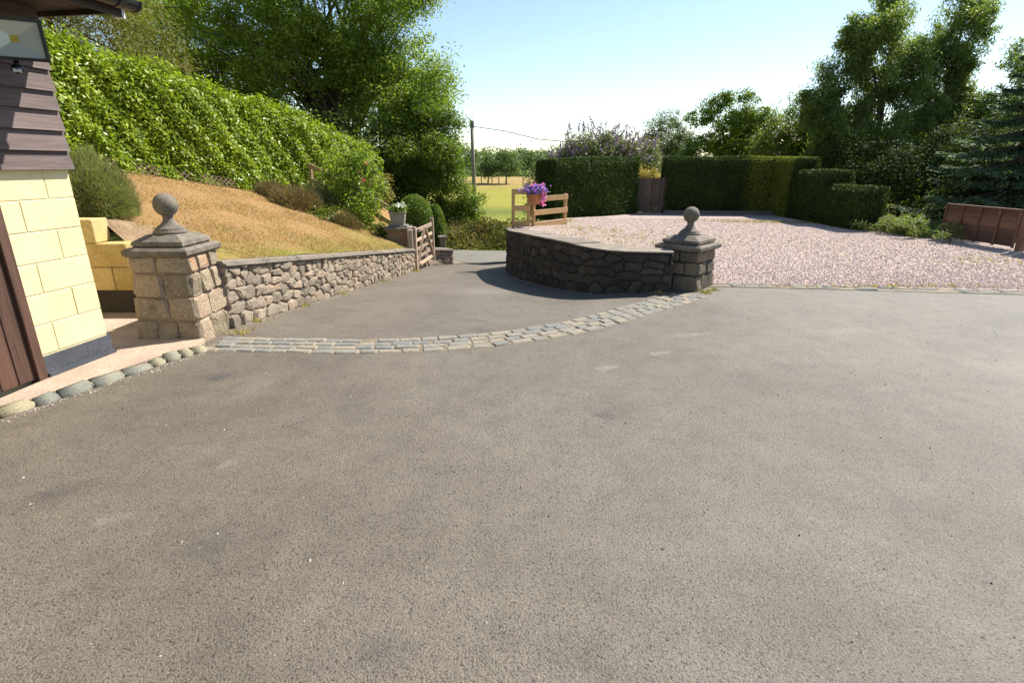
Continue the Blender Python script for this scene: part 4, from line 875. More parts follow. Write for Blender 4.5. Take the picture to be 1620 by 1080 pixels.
def clipped_hedge(label, segs, n, mats, size=0.05, splitx=None):
    """segs: (p0, p1, half_thickness, z0, z1a, z1b)"""
    p = segs[0][0]; t = empty('clipped_hedge', (p[0], p[1], segs[0][3])); tag(t, label, 'hedge')
    shr = lambda a, b2: tuple(Vector(a) + (Vector(b2) - Vector(a)).normalized() * 0.09)
    rough_core('core', M_hcore, t, [(shr(a, b2), shr(b2, a), h - 0.06, h - 0.08, z0, za - 0.08, zb - 0.08) for (a, b2, h, z0, za, zb) in segs])
    PP, NN = [], []
    A = [((Vector(b2) - Vector(a)).length * (2 * (za - z0) + 2 * h) + 4 * h * (za - z0)) for (a, b2, h, z0, za, zb) in segs]
    for (a, b2, h, z0, za, zb), ar in zip(segs, A):
        a, b2 = np.array(a), np.array(b2); L = np.linalg.norm(b2 - a); d = (b2 - a) / L; s = np.array([-d[1], d[0]])
        k = int(n * ar / sum(A)); side = RNG.random(k) * ar; u = RNG.random(k); zq = RNG.random(k)
        fa = L * (za - z0)
        P = np.zeros((k, 3)); N = np.zeros((k, 3))
        ztop = za + (zb - za) * u
        m1 = side < fa; m2 = (side >= fa) & (side < 2 * fa); m3 = (side >= 2 * fa) & (side < 2 * fa + 2 * h * L); m4 = ~(m1 | m2 | m3)
        for m_, sg in ((m1, -1), (m2, 1)):
            # edge rounding near the top
            zz = z0 + zq[m_] * (ztop[m_] - z0); rnd = np.clip((zz - (ztop[m_] - 0.16)) / 0.16, 0, 1) ** 2 * 0.12
            P[m_, :2] = a + d * (u[m_, None] * L) + s * (sg * (h - rnd))[:, None]; P[m_, 2] = zz; N[m_, :2] = s * sg; N[m_, 2] = rnd * 9
        w_ = RNG.random(k) * 2 - 1
        P[m3, :2] = a + d * (u[m3, None] * L) + s * (w_[m3] * (h - 0.07))[:, None]; P[m3, 2] = ztop[m3]; N[m3, 2] = 1
        e = RNG.random(k) < 0.5
        P[m4, :2] = np.where(e[m4, None], a, b2) + s * (w_[m4] * (h - 0.02))[:, None]; P[m4, 2] = z0 + zq[m4] * (np.where(e[m4], za, zb) - z0); N[m4, :2] = np.where(e[m4, None], -d, d)
        PP.append(P); NN.append(N)
    P = np.concatenate(PP); N = norm(np.concatenate(NN))
    wob = np.sin(P[:, 0] * 2.3 + P[:, 2] * 1.7) * 0.02 + np.sin(P[:, 1] * 3.1 - P[:, 2] * 2.9) * 0.015
    P = P + N * (wob + RNG.normal(size=len(P)) * 0.018)[:, None]
    D = N * 0.8 + np.array([0, 0, 0.5]); LN = norm(RNG.normal(size=P.shape) * 0.9 + N * 0.25)
    V = leaves(P, LN, size, size * 0.42, 0.55, D=D)
    if splitx:
        x = P[:, 0] + RNG.normal(size=len(P)) * 0.09; k = (x > splitx[0]) & (x < splitx[1]) & (P[:, 1] > 17.45)
        tag(quads_obj('foliage', V[~k], mats[0], t), kind='stuff'); o = quads_obj('foliage', V[k], mats[1], t); tag(o, 'lighter yellow-green stretch of clipped foliage', kind='stuff')
    else: tag(quads_obj('foliage', V, mats[0], t), kind='stuff')
    return t
clipped_hedge('tall dark clipped conifer hedge left of the picket gate', [((0.98, 16.75), (3.95, 19.3), 0.45, 0.0, 1.72, 1.80)], 80000, [M_yew], 0.055)
clipped_hedge('long dark clipped hedge with lighter stretch and two steps down', [((5.2, 19.45), (8.9, 19.05), 0.5, 0.0, 1.82, 1.80), ((8.96, 19.4), (8.96, 17.35), 0.40, 0.0, 1.79, 1.79), ((8.96, 17.4), (8.96, 15.5), 0.39, 0.0, 1.43, 1.43), ((8.97, 15.55), (8.97, 13.95), 0.37, 0.0, 1.06, 1.06)], 130000, [M_yew, M_yewl], 0.055, (7.75, 9.5))

M_twig = rough_mat('twig_bark', [(0.2, (0.07, 0.055, 0.04)), (0.8, (0.15, 0.12, 0.09))], scale=6, fine=40)
def blob_points(lobes, nclump, kleaf, crad, shell=0.55):
    """clump centres biased to the shell of each ellipsoid lobe; leaves gaussian about clumps"""
    vol = np.array([l[3] * l[4] * l[5] for l in lobes]) ** 0.75; vol = vol / vol.sum(); C, O = [], []
    for (x, y, z, rx, ry, rz_), v in zip(lobes, vol):
        n = max(4, int(nclump * v)); d = norm(RNG.normal(size=(n, 3))); r = shell + (1 - shell) * RNG.random((n, 1)) ** 0.7
        r = r * (1 + 0.10 * np.sin(d[:, :1] * 5 + 1.3) * np.sin(d[:, 2:] * 6) + RNG.normal(size=(n, 1)) * 0.06)
        C.append(np.array([x, y, z]) + d * r * np.array([rx, ry, rz_])); O.append(d)
    C = np.concatenate(C); O = np.concatenate(O); n = len(C)
    cr = crad * (0.5 + RNG.random((n, 1, 1)))
    P = C[:, None] + np.clip(RNG.normal(size=(n, kleaf, 3)), -1.7, 1.7) * cr * np.array([1, 1, 0.75]); OO = np.repeat(O[:, None], kleaf, 1)
    return C, P.reshape(-1, 3), OO.reshape(-1, 3)
def sub(lobes, n, r0, r1, seed, flat=0.8):
    q = np.random.default_rng(seed); v = np.array([l[3] * l[4] * l[5] for l in lobes]) ** 0.8; v = v / v.sum(); out = []
    for l, k in zip(lobes, v):
        for _ in range(max(3, int(n * k))):
            d = q.normal(size=3); d /= np.linalg.norm(d); m = 0.35 + 0.6 * q.random() ** 0.6; r_ = r0 + (r1 - r0) * q.random()
            out.append((l[0] + d[0] * m * l[3], l[1] + d[1] * m * l[4], l[2] + d[2] * m * l[5], r_, r_, r_ * flat))
    return out
def tree(name, label, base, lobes, nclump, kleaf, crad, leaf, mat, trunk_r=0.15, nbranch=14, group=None, cat='tree', droop=0.0, upb=0.55, stems=1, shell=0.5, seed=None, bark=M_twig, aspect=0.5, trunk_top=None):
    global RNG
    if seed is not None: RNG = np.random.default_rng(seed)
    t = empty(name, base); tag(t, label, cat, group)
    C, P, O = blob_points(lobes, nclump, kleaf, crad, shell)
    keep = P[:, 2] > base[2] + 0.05; P, O = P[keep], O[keep]
    N = norm(O * 0.45 + RNG.normal(size=P.shape) * 0.6 + np.array([0, 0, upb]))
    V = leaves(P, N, leaf, leaf * aspect, droop=droop)
    crown = quads_obj('crown', V, mat, t); crown['kind'] = 'stuff'
    b = MB(); B = Vector(base); bigl = max(lobes, key=lambda l: l[3] * l[4] * l[5]); top = Vector(trunk_top) if trunk_top else Vector((bigl[0], bigl[1], bigl[2] + bigl[5] * 0.35))
    for s in range(stems):
        off = Vector((RNG.normal() * 0.6, RNG.normal() * 0.4, 0)) * (0 if stems == 1 else 1) * max(0.4, trunk_r * 3)
        tp = top + Vector((off.x * 3, off.y * 2, 0)); pts = []
        for i in range(7):
            q = i / 6; p = (B - Vector((0, 0, 0.2)) + off * 0.4).lerp(tp, q) + Vector((math.sin(q * 5 + s) * 0.12, math.cos(q * 4 + s) * 0.1, 0)) * (bigl[3] * 0.3); pts.append(p)
        b.tube(pts, [trunk_r * (1 - 0.8 * i / 6) for i in range(7)], 8)
        idx = RNG.choice(len(C), min(nbranch, len(C)), replace=False)
        for j in idx:
            q = RNG.uniform(0.25, 0.85); i = min(int(q * 6), 5); st = pts[i].lerp(pts[i + 1], q * 6 - i); e = Vector(C[j]); mid = st.lerp(e, 0.5) + Vector((0, 0, 0.12 * (e - st).length * (1 if e.z > st.z - 0.3 else -0.4)))
            b.tube([st, st.lerp(mid, 0.6) , mid, e], [trunk_r * 0.32, trunk_r * 0.22, trunk_r * 0.15, trunk_r * 0.05], 5, False)
    b.build('trunk', bark, t, smooth=True)
    return t
# palette
G_bright = leaf_mat('bright_broadleaf', [(0.0, (0.12, 0.165, 0.03)), (0.4, (0.20, 0.27, 0.048)), (0.75, (0.265, 0.335, 0.062)), (1.0, (0.33, 0.38, 0.085))], 0.55, 0.45, 0.7)
G_dark = leaf_mat('dark_broadleaf', [(0.0, (0.045, 0.07, 0.02)), (0.45, (0.09, 0.13, 0.034)), (0.8, (0.14, 0.185, 0.048)), (1.0, (0.19, 0.225, 0.065))], 0.48, 0.4, 0.8)
G_mid = leaf_mat('mid_broadleaf', [(0.0, (0.065, 0.10, 0.018)), (0.45, (0.125, 0.18, 0.03)), (0.8, (0.18, 0.235, 0.042)), (1.0, (0.23, 0.28, 0.06))], 0.48, 0.42, 0.8)
G_yel = leaf_mat('yellow_green_leaf', [(0.0, (0.06, 0.085, 0.012)), (0.5, (0.13, 0.165, 0.024)), (1.0, (0.24, 0.25, 0.05))], 0.4, 0.45, 1.2)
G_laurel = leaf_mat('laurel_leaf', [(0.0, (0.11, 0.165, 0.014)), (0.35, (0.22, 0.30, 0.022)), (0.7, (0.31, 0.385, 0.03)), (1.0, (0.40, 0.45, 0.05))], 0.36, 0.42, 0.9, 0.4, 0.25)
G_olive = leaf_mat('olive_needle', [(0.0, (0.085, 0.095, 0.02)), (0.5, (0.165, 0.165, 0.04)), (1.0, (0.27, 0.24, 0.08))], 0.3, 0.6, 0.8)
G_pale = leaf_mat('pale_birch_leaf', [(0.0, (0.045, 0.065, 0.02)), (0.5, (0.085, 0.115, 0.035)), (1.0, (0.15, 0.18, 0.065))], 0.4, 0.45, 0.6)
G_blue = leaf_mat('blue_spruce_needle', [(0.0, (0.06, 0.10, 0.06)), (0.5, (0.12, 0.18, 0.105)), (1.0, (0.22, 0.29, 0.185))], 0.35, 0.6, 2.0, 0.2)
G_birch = leaf_mat('birch_leaf', [(0.0, (0.10, 0.135, 0.045)), (0.45, (0.165, 0.215, 0.07)), (0.8, (0.23, 0.28, 0.095)), (1.0, (0.29, 0.33, 0.12))], 0.55, 0.4, 0.9)
G_under = leaf_mat('understorey_leaf', [(0.0, (0.02, 0.034, 0.010)), (0.5, (0.042, 0.062, 0.016)), (0.9, (0.075, 0.10, 0.026)), (1.0, (0.13, 0.15, 0.04))], 0.3, 0.65, 1.2, 0.1)
G_far = leaf_mat('haze_paled_far_leaf', [(0.0, (0.075, 0.12, 0.05)), (0.5, (0.12, 0.175, 0.07)), (1.0, (0.17, 0.225, 0.09))], 0.42, 0.6, 0.15)  # leaf colour lightened to stand in for distance haze; no air is built
G_heath = leaf_mat('heather_sprig', [(0.0, (0.17, 0.14, 0.075)), (0.4, (0.18, 0.20, 0.085)), (0.75, (0.26, 0.27, 0.11)), (1.0, (0.38, 0.28, 0.18))], 0.35, 0.7, 4)
G_brown = leaf_mat('brown_heather_sprig', [(0.0, (0.12, 0.08, 0.045)), (0.5, (0.20, 0.145, 0.07)), (1.0, (0.25, 0.23, 0.085))], 0.2, 0.8, 3)

# --- laurel hedge on the bank
def laurel():
    p0, p1 = (bx_(7.6), 7.6), (bx_(18.9), 18.9)
    t = empty('laurel_hedge', (p0[0], p0[1], 1.8)); tag(t, 'tall sunlit bright green laurel hedge along the top of the bank', 'hedge')
    n = 92000; Y = 7.6 + RNG.random(n) ** 1.15 * 11.3
    top = np.interp(Y, [7.6, 9.8, 10.8, 14.4, 17.5, 18.8], [4.25, 3.70, 3.42, 3.0, 2.38, 1.95]); bot = np.array([bz_(y) for y in Y]) - 0.05
    q = RNG.random(n); face = RNG.random(n) < 0.84; off = np.where(face, 0, RNG.random(n) * 1.1)
    Z = np.where(face, bot + (top - bot) * q, top)
    rnd = np.clip((Z - (top - 0.3)) / 0.3, 0, 1) ** 2 * 0.22 * face
    X = np.array([bx_(y) for y in Y]) - off - rnd
    wob = np.sin(Y * 1.9 + Z * 1.3) * 0.06 + np.sin(Y * 4.3 - Z * 3.3) * 0.04 + np.sin(Y * 9.1 + Z * 7.7) * 0.03
    e = (RNG.random(n) ** 2) * -0.28 + RNG.normal(size=n) * 0.035
    nr = norm(np.stack([np.where(face, 0.947, 0.0), np.where(face, -0.32, 0), np.where(face, 0.25 + rnd * 4, 1.0)], 1))
    P = np.stack([X, Y, Z], 1) + nr * (wob + e + 0.02)[:, None]
    P[~face, 2] += np.abs(RNG.normal(size=(~face).sum())) * 0.07
    N = norm(nr * 0.55 + RNG.normal(size=(n, 3)) * 0.55 + np.array([0, 0, 0.35]))
    V = leaves(P, N, 0.10, 0.043, 0.6, D=nr * 0.7 + np.array([0, 0, 0.25]), droop=0.1)
    tag(quads_obj('foliage', V, G_laurel, t), kind='stuff')
    b = MB(); V = []
    ys = np.linspace(7.7, 18.7, 12)
    for y in ys:
        tp = float(np.interp(y, [7.6, 9.8, 10.8, 14.4, 17.5, 18.8], [4.25, 3.70, 3.42, 3.0, 2.38, 1.95])) - 0.32; z0 = bz_(y) - 0.1; x = bx_(y)
        V += [(x - 0.36, y, z0), (x - 0.42, y, tp), (x - 1.0, y, tp), (x - 1.0, y, z0)]
    F = [(i * 4 + k, i * 4 + (k + 1) % 4, (i + 1) * 4 + (k + 1) % 4, (i + 1) * 4 + k) for i in range(len(ys) - 1) for k in range(4)] + [(3, 2, 1, 0), tuple(len(ys) * 4 - 4 + k for k in range(4))]
    mesh_obj('core', V, F, M_hcore, t)
laurel()
def trellis():
    m = plain('pink_grey_trellis', (0.26, 0.18, 0.14), 0.8)
    t = empty('trellis', (bx_(9.9) + 0.12, 9.9, 1.5)); tag(t, 'low expanding diamond trellis at the foot of the laurel hedge', 'trellis')
    for y0, y1 in ((10.05, 10.3), (10.65, 11.15), (11.5, 11.85), (12.0, 12.9), (14.6, 15.1)):
        for k in range(int((y1 - y0) / 0.12)):
            for sg in (-1, 1):
                y = y0 + k * 0.12; a, c = y - sg * 0.11, y + sg * 0.11
                b = MB(); b.beam((bx_(a) + 0.16, a, bz_(a) - 0.03), (bx_(c) + 0.16, c, bz_(c) + 0.17), 0.006, 0.014, up=(1, 0, 0)); b.build('slat', m, t)
trellis()

def sprig_bush(name, label, base, r, h, n, mat, blade=(0.16, 0.006), cat='bush', group=None, spread=0.9):
    t = empty(name, base); tag(t, label, cat, group)
    d = norm(RNG.normal(size=(n, 3)) * (1, 1, 0.7) + (0, 0, 0.35)); d[:, 2] = np.abs(d[:, 2]); q = 0.25 + 0.75 * RNG.random((n, 1)) ** 0.5
    P = d * q * np.array([r, r, h]) * (1 + 0.12 * np.sin(d[:, :1] * 7) * np.cos(d[:, 1:2] * 6)) + np.array(base)
    D = norm(d * spread + (0, 0, 0.5) + RNG.normal(size=(n, 3)) * 0.55); L = blade[0] * (0.5 + RNG.random((n, 1)))
    s = norm(np.cross(D, RNG.normal(size=(n, 3)))) * blade[1]
    tag(quads_obj('foliage', np.stack([P - s, P + s, P + D * L], 1), mat, t, nper=3), kind='stuff')
    b = MB()
    for k in range(9):
        a = k * 0.7; b.tube([Vector(base) - Vector((0, 0, 0.05)), Vector(base) + Vector((math.cos(a) * r * 0.3, math.sin(a) * r * 0.3, h * 0.45)), Vector(base) + Vector((math.cos(a) * r * 0.6, math.sin(a) * r * 0.6, h * 0.75))], [0.02, 0.012, 0.005], 5)
    b.build('stems', M_twig, t); return t
sprig_bush('heather_bush', 'large green heather bush beside the cream building corner', (-4.97, 6.62, 1.0), 0.45, 0.74, 42000, G_heath, (0.065, 0.0032), spread=1.0)
sprig_bush('heather_bush', 'brown heather clump at the upper edge of the lawn', (-5.05, 13.0, 0.62), 0.62, 0.5, 7000, G_brown, (0.10, 0.006), group='brown heather clumps on the lawn edge')
sprig_bush('heather_bush', 'low brown heather hugging the laurel hedge foot', (-5.75, 13.5, 0.80), 0.45, 0.4, 5000, G_brown, (0.10, 0.006), group='brown heather clumps on the lawn edge')
sprig_bush('heather_bush', 'brown heather in front of the rose bush', (-3.85, 12.75, 0.08), 0.34, 0.48, 5000, G_brown, (0.11, 0.005), group='brown heather clumps on the lawn edge')
sprig_bush('heather_bush', 'dark heather between lawn and rose bush', (-4.75, 13.9, 0.48), 0.5, 0.75, 6000, G_heath, (0.10, 0.006))
tree('leafy_shrub', 'light green low shrub on the lawn edge', (-4.3, 12.7, 0.22), [(-4.3, 12.7, 0.42, 0.42, 0.35, 0.26)], 40, 40, 0.07, 0.07, G_yel, 0.015, 6, cat='shrub', seed=31)
tree('rose_bush', 'tall bright green rose bush in front of the rail fence', (-3.85, 14.1, 0.0), [(-4.0, 14.2, 1.2, 0.75, 0.6, 0.75), (-3.65, 13.7, 0.6, 0.4, 0.4, 0.5)], 150, 50, 0.10, 0.085, G_bright, 0.02, 10, cat='shrub', stems=3, seed=32)
tree('leafy_shrub', 'small yellow-green shrub beside the stone pier', (-3.2, 13.35, -0.25), [(-3.2, 13.3, 0.02, 0.3, 0.25, 0.24)], 35, 36, 0.06, 0.06, G_yel, 0.012, 5, cat='shrub', seed=33)
tree('golden_shrub', 'golden shrub behind the rail fence near the topiary', (-3.95, 16.6, -0.5), [(-3.95, 16.6, 0.85, 0.5, 0.5, 0.5)], 60, 40, 0.08, 0.08, leaf_mat('golden_brown_leaf', [(0, (0.10, 0.10, 0.02)), (0.5, (0.22, 0.18, 0.05)), (1, (0.30, 0.22, 0.08))]), 0.03, 8, cat='shrub', seed=34)
n_ = 14; P_ = RNG.normal(size=(n_, 3)) * (0.12, 0.1, 0.22) + (-3.62, 13.8, 1.25); t_ = bpy.data.objects['rose_bush']
tag(quads_obj('rose_bloom', leaves(P_, norm(RNG.normal(size=(n_, 3)) + (0.5, -1, 0.5)), 0.09, 0.085), leaf_mat('pink_rose_petal', [(0, (0.6, 0.16, 0.16)), (1, (0.7, 0.3, 0.28))]), t_), kind='stuff')

def topiary(label, base, r, h, mat, n=26000):
    t = empty('topiary', base); tag(t, label, 'topiary', 'clipped topiary domes by the lane')
    zz = RNG.random(n); a = RNG.random(n) * 6.283
    def prof(q): return np.where(q < 0.6, r * (0.9 + 0.1 * np.sin(q / 0.6 * 1.57)), r * np.sqrt(np.clip(1 - ((q - 0.6) / 0.4) ** 2, 0, 1)))
    q = np.where(RNG.random(n) < 0.7, zz, 1 - (1 - zz) ** 2 * 0.4); rr = prof(q)
    N = np.stack([np.cos(a), np.sin(a), np.clip((q - 0.6) / 0.4, 0, 1) * 1.6], 1); N = norm(N)
    P = np.stack([np.cos(a) * rr, np.sin(a) * rr, q * h], 1) + np.array(base) + N * RNG.normal(size=(n, 1)) * 0.018
    tag(quads_obj('foliage', leaves(P, norm(RNG.normal(size=(n, 3)) + N * 0.4), 0.05, 0.022, 0.5, D=N + (0, 0, 0.3)), mat, t), kind='stuff')
    b = MB(); qs = np.linspace(0, 0.98, 12); b.lathe([(max(0.02, float(prof(np.array(k))) - 0.05), float(k) * h - 0.02) for k in qs], 16, base); b.build('core', M_hcore, t)
M_top = leaf_mat('topiary_leaf', [(0.1, (0.075, 0.125, 0.018)), (0.5, (0.14, 0.21, 0.028)), (0.95, (0.21, 0.275, 0.04))], 0.3, 0.5, 2.5, 0.3, 0.3)
topiary('rounded clipped topiary dome just behind the open gate', (-2.78, 15.9, -1.0), 0.50, 1.75, M_top)
topiary('narrower clipped topiary column nearest the lane', (-2.25, 16.25, -1.15), 0.27, 1.62, M_top, 15000)

# --- big trees left
tree('broadleaf_tree', 'huge spreading tree overhanging the laurel hedge, several dark stems', (-7.2, 24.0, 0.0),
     sub([(-8.0, 24.5, 6.4, 5.0, 4.0, 4.2), (-5.3, 24.2, 5.2, 2.4, 2.6, 3.3), (-11.0, 23.0, 5.6, 3.6, 3.2, 3.2), (-6.4, 24.5, 9.0, 3.2, 3.0, 2.6), (-4.6, 24.2, 6.6, 1.5, 1.8, 1.8), (-4.0, 24.0, 4.4, 1.4, 1.6, 1.5), (-13.6, 23.6, 6.4, 3.0, 2.5, 3.2), (-4.1, 24.0, 3.0, 1.4, 1.8, 2.0)], 110, 0.7, 1.3, 1), 2800, 82, 0.24, 0.115, G_bright, 0.26, 26, stems=4, seed=41, shell=0.5, trunk_top=(-7.2, 24.2, 7.0))
tree('conifer_tree', 'feathery olive green tree rising behind the laurel hedge at far left', (-11.6, 16.0, 1.5),
     [(-11.2, 16.2, 4.6, 2.2, 2.0, 2.2), (-12.5, 16.5, 6.4, 2.4, 2.0, 2.4), (-9.6, 15.9, 4.3, 1.1, 1.1, 0.9)], 420, 80, 0.30, 0.14, G_olive, 0.16, 16, seed=42, aspect=0.2, droop=0.25)
tree('hawthorn_tree', 'dense dark leafy tree overhanging the lane in front of the pole', (-3.2, 21.6, -1.0),
     sub([(-3.7, 21.9, 1.7, 1.8, 1.6, 2.1), (-2.35, 22.0, 0.5, 0.95, 0.9, 1.3), (-4.9, 21.8, 1.2, 1.5, 1.4, 1.9), (-3.2, 21.8, 2.9, 1.0, 1.0, 1.0), (-1.95, 22.0, 0.3, 0.75, 0.8, 0.9)], 70, 0.35, 0.75, 2), 1200, 70, 0.16, 0.095, G_mid, 0.13, 20, stems=3, seed=43, shell=0.5)
tree('background_tree', 'dark tree mass behind the hedge end beside the big tree', (-6.8, 20.6, 0.0), [(-6.6, 20.8, 1.7, 2.2, 1.3, 1.7), (-8.5, 21.0, 2.2, 2.0, 1.2, 1.8)], 260, 60, 0.28, 0.14, G_dark, 0.12, 10, seed=44)

# --- right-hand background
tree('birch_tree', 'pale airy tree behind the purple buddleia', (12.3, 46, -2.0), [(12.4, 46, 3.6, 1.8, 1.8, 2.1), (11.4, 46, 2.4, 1.2, 1.2, 1.6), (13.4, 46, 2.6, 1.2, 1.2, 1.6)], 330, 60, 0.24, 0.16, G_pale, 0.12, 14, seed=51, droop=0.3, aspect=0.35)
tree('round_tree', 'large rounded dark green tree behind the long hedge', (12.4, 33, -1.5), sub([(12.3, 33, 3.3, 2.1, 2.0, 2.2), (10.9, 33, 2.0, 1.2, 1.2, 1.5), (13.8, 33, 2.8, 1.4, 1.4, 1.7)], 50, 0.4, 0.9, 6, 0.6), 800, 50, 0.16, 0.14, G_mid, 0.16, 16, seed=52)
tree('maple_tree', 'yellow-green young tree rising just above the long hedge', (11.9, 24.5, -0.4), [(11.4, 24.5, 2.2, 1.2, 1.0, 1.25), (12.9, 24.4, 2.3, 1.1, 1.0, 1.2)], 330, 60, 0.16, 0.12, G_yel, 0.09, 12, seed=53)
tree('birch_tree', 'tall broad birch with ragged drooping crown above the stepped hedge', (14.2, 22.5, -0.2),
     sub([(13.6, 22.5, 4.9, 1.9, 1.6, 2.1), (14.0, 22.5, 6.5, 0.85, 0.9, 1.1), (11.9, 22.4, 3.9, 1.2, 1.1, 1.4), (13.5, 22.3, 2.2, 2.0, 1.6, 1.8), (12.9, 22.4, 5.9, 0.9, 0.9, 1.0)], 90, 0.28, 0.6, 3, 1.1), 1500, 62, 0.14, 0.105, G_birch, 0.14, 22, shell=0.4, seed=54, droop=0.4, aspect=0.42, trunk_top=(14.0, 22.5, 6.8), group='tall birches behind the yard')
tree('birch_tree', 'tall narrow birch right of the broad one, tip reaching the photo top', (16.2, 22.5, -0.2),
     sub([(16.4, 22.5, 6.2, 0.95, 1.0, 1.6), (16.2, 22.5, 4.2, 1.25, 1.2, 1.9), (16.2, 22.3, 2.0, 1.7, 1.4, 1.8)], 70, 0.28, 0.55, 4, 1.1), 1100, 62, 0.14, 0.105, G_birch, 0.13, 20, shell=0.4, seed=55, droop=0.4, aspect=0.42, trunk_top=(16.5, 22.5, 7.0), group='tall birches behind the yard')
tree('birch_tree', 'birch cut by the right edge of the photo behind the spruce', (19.0, 21.5, -0.2), sub([(19.1, 21.5, 4.9, 1.1, 1.2, 1.8), (18.3, 21.5, 3.0, 1.3, 1.3, 1.6), (20.6, 21.5, 3.5, 2.0, 1.3, 2.5)], 60, 0.3, 0.6, 5, 1.1), 850, 62, 0.14, 0.105, G_birch, 0.13, 14, shell=0.4, seed=56, droop=0.4, aspect=0.42, group='tall birches behind the yard')
tree('laurel_shrub', 'dark glossy understorey shrub behind the stepped hedge end', (13.2, 18.8, -0.1), [(13.0, 18.8, 1.0, 1.6, 1.0, 1.2), (14.8, 18.6, 1.5, 1.4, 1.0, 1.6), (11.6, 19.8, 1.2, 1.2, 0.9, 1.3)], 480, 60, 0.17, 0.10, G_under, 0.05, 10, cat='shrub', seed=57)
tree('laurel_shrub', 'dark understorey shrub between birches and spruce', (16.3, 17.8, -0.1), [(16.2, 17.9, 1.1, 1.7, 1.0, 1.4), (18.2, 18.2, 1.6, 1.6, 1.0, 1.8)], 420, 60, 0.18, 0.10, G_under, 0.05, 10, cat='shrub', seed=58)
tree('laurel_shrub', 'leafy shrub just behind the lap fence panel', (12.0, 15.0, -0.1), [(12.2, 15.2, 0.6, 1.0, 1.0, 0.8)], 90, 60, 0.15, 0.09, G_under, 0.04, 8, cat='shrub', seed=59)

for k_, (x_, y_, h_) in enumerate([(15.5, 27.5, 4.6), (19.5, 27.0, 4.4), (23.5, 26.5, 5.2), (27, 25, 5.0)]):
    tree('background_tree', ['dark woodland tree behind the gap left of the broad birch', 'dark woodland tree behind the narrow birch', 'dark woodland tree behind the right-hand birch', 'dark woodland tree beyond the right edge behind the spruce'][k_], (x_, y_, -0.8), [(x_, y_, h_ * 0.42, 2.5, 1.4, h_ * 0.5)], 320, 50, 0.3, 0.19, G_dark, 0.14, 8, seed=120 + k_, group='dark woodland behind the birches')
def buddleia():
    t = tree('buddleia_bush', 'wide buddleia bush covered in purple flower spikes above the hedge', (3.9, 23, -0.6), [(3.4, 23, 1.5, 1.6, 1.1, 1.3), (4.9, 23, 1.5, 1.1, 1.0, 1.0), (2.3, 23, 1.2, 0.9, 0.9, 0.85)], 800, 55, 0.17, 0.13, leaf_mat('buddleia_leaf', [(0, (0.08, 0.10, 0.04)), (0.5, (0.15, 0.175, 0.065)), (1, (0.26, 0.26, 0.09))], 0.35), 0.05, 20, cat='shrub', stems=3, seed=61, aspect=0.3)
    C, P, O = blob_points([(3.4, 23, 1.7, 1.6, 1.15, 1.35), (4.8, 23, 1.6, 1.2, 1.0, 1.1), (2.4, 23, 1.3, 1.0, 0.9, 0.9)], 520, 1, 0.1, 0.85)
    k = O[:, 2] > -0.2; P, O = P[k], O[k]; QP = []
    for p, o in zip(P, O):
        d = norm((o * 0.7 + RNG.normal(size=3) * 0.35 + (0, 0, 0.6))[None])[0]; n = 34; q = RNG.random((n, 1)); QP.append(p + d * q * 0.30 + RNG.normal(size=(n, 3)) * 0.03 * (1.1 - q))
    Q = np.concatenate(QP); quads_obj('flower_spikes', leaves(Q, norm(RNG.normal(size=Q.shape)), 0.055, 0.045), leaf_mat('lilac_petal', [(0, (0.16, 0.10, 0.26)), (0.6, (0.30, 0.20, 0.42)), (1, (0.42, 0.30, 0.52))], 0.3, 0.7, 2.0), t)['kind'] = 'stuff'
buddleia()
tree('willow_shrub', 'thin grey-green shrub at the left end of the dark hedge', (0.75, 22.5, -1.2), [(0.95, 22.5, 0.3, 0.38, 0.4, 1.35)], 60, 40, 0.16, 0.11, G_pale, 0.04, 8, cat='shrub', seed=62, aspect=0.3)
tree('golden_hedge', 'golden clipped hedge behind the picket gate', (4.7, 20.2, -0.1), [(4.7, 20.3, 0.65, 0.75, 0.4, 0.85)], 200, 70, 0.10, 0.06, leaf_mat('golden_privet', [(0, (0.20, 0.17, 0.02)), (0.5, (0.42, 0.32, 0.04)), (1, (0.55, 0.42, 0.07))], 0.3), 0.03, 6, cat='hedge', seed=63)

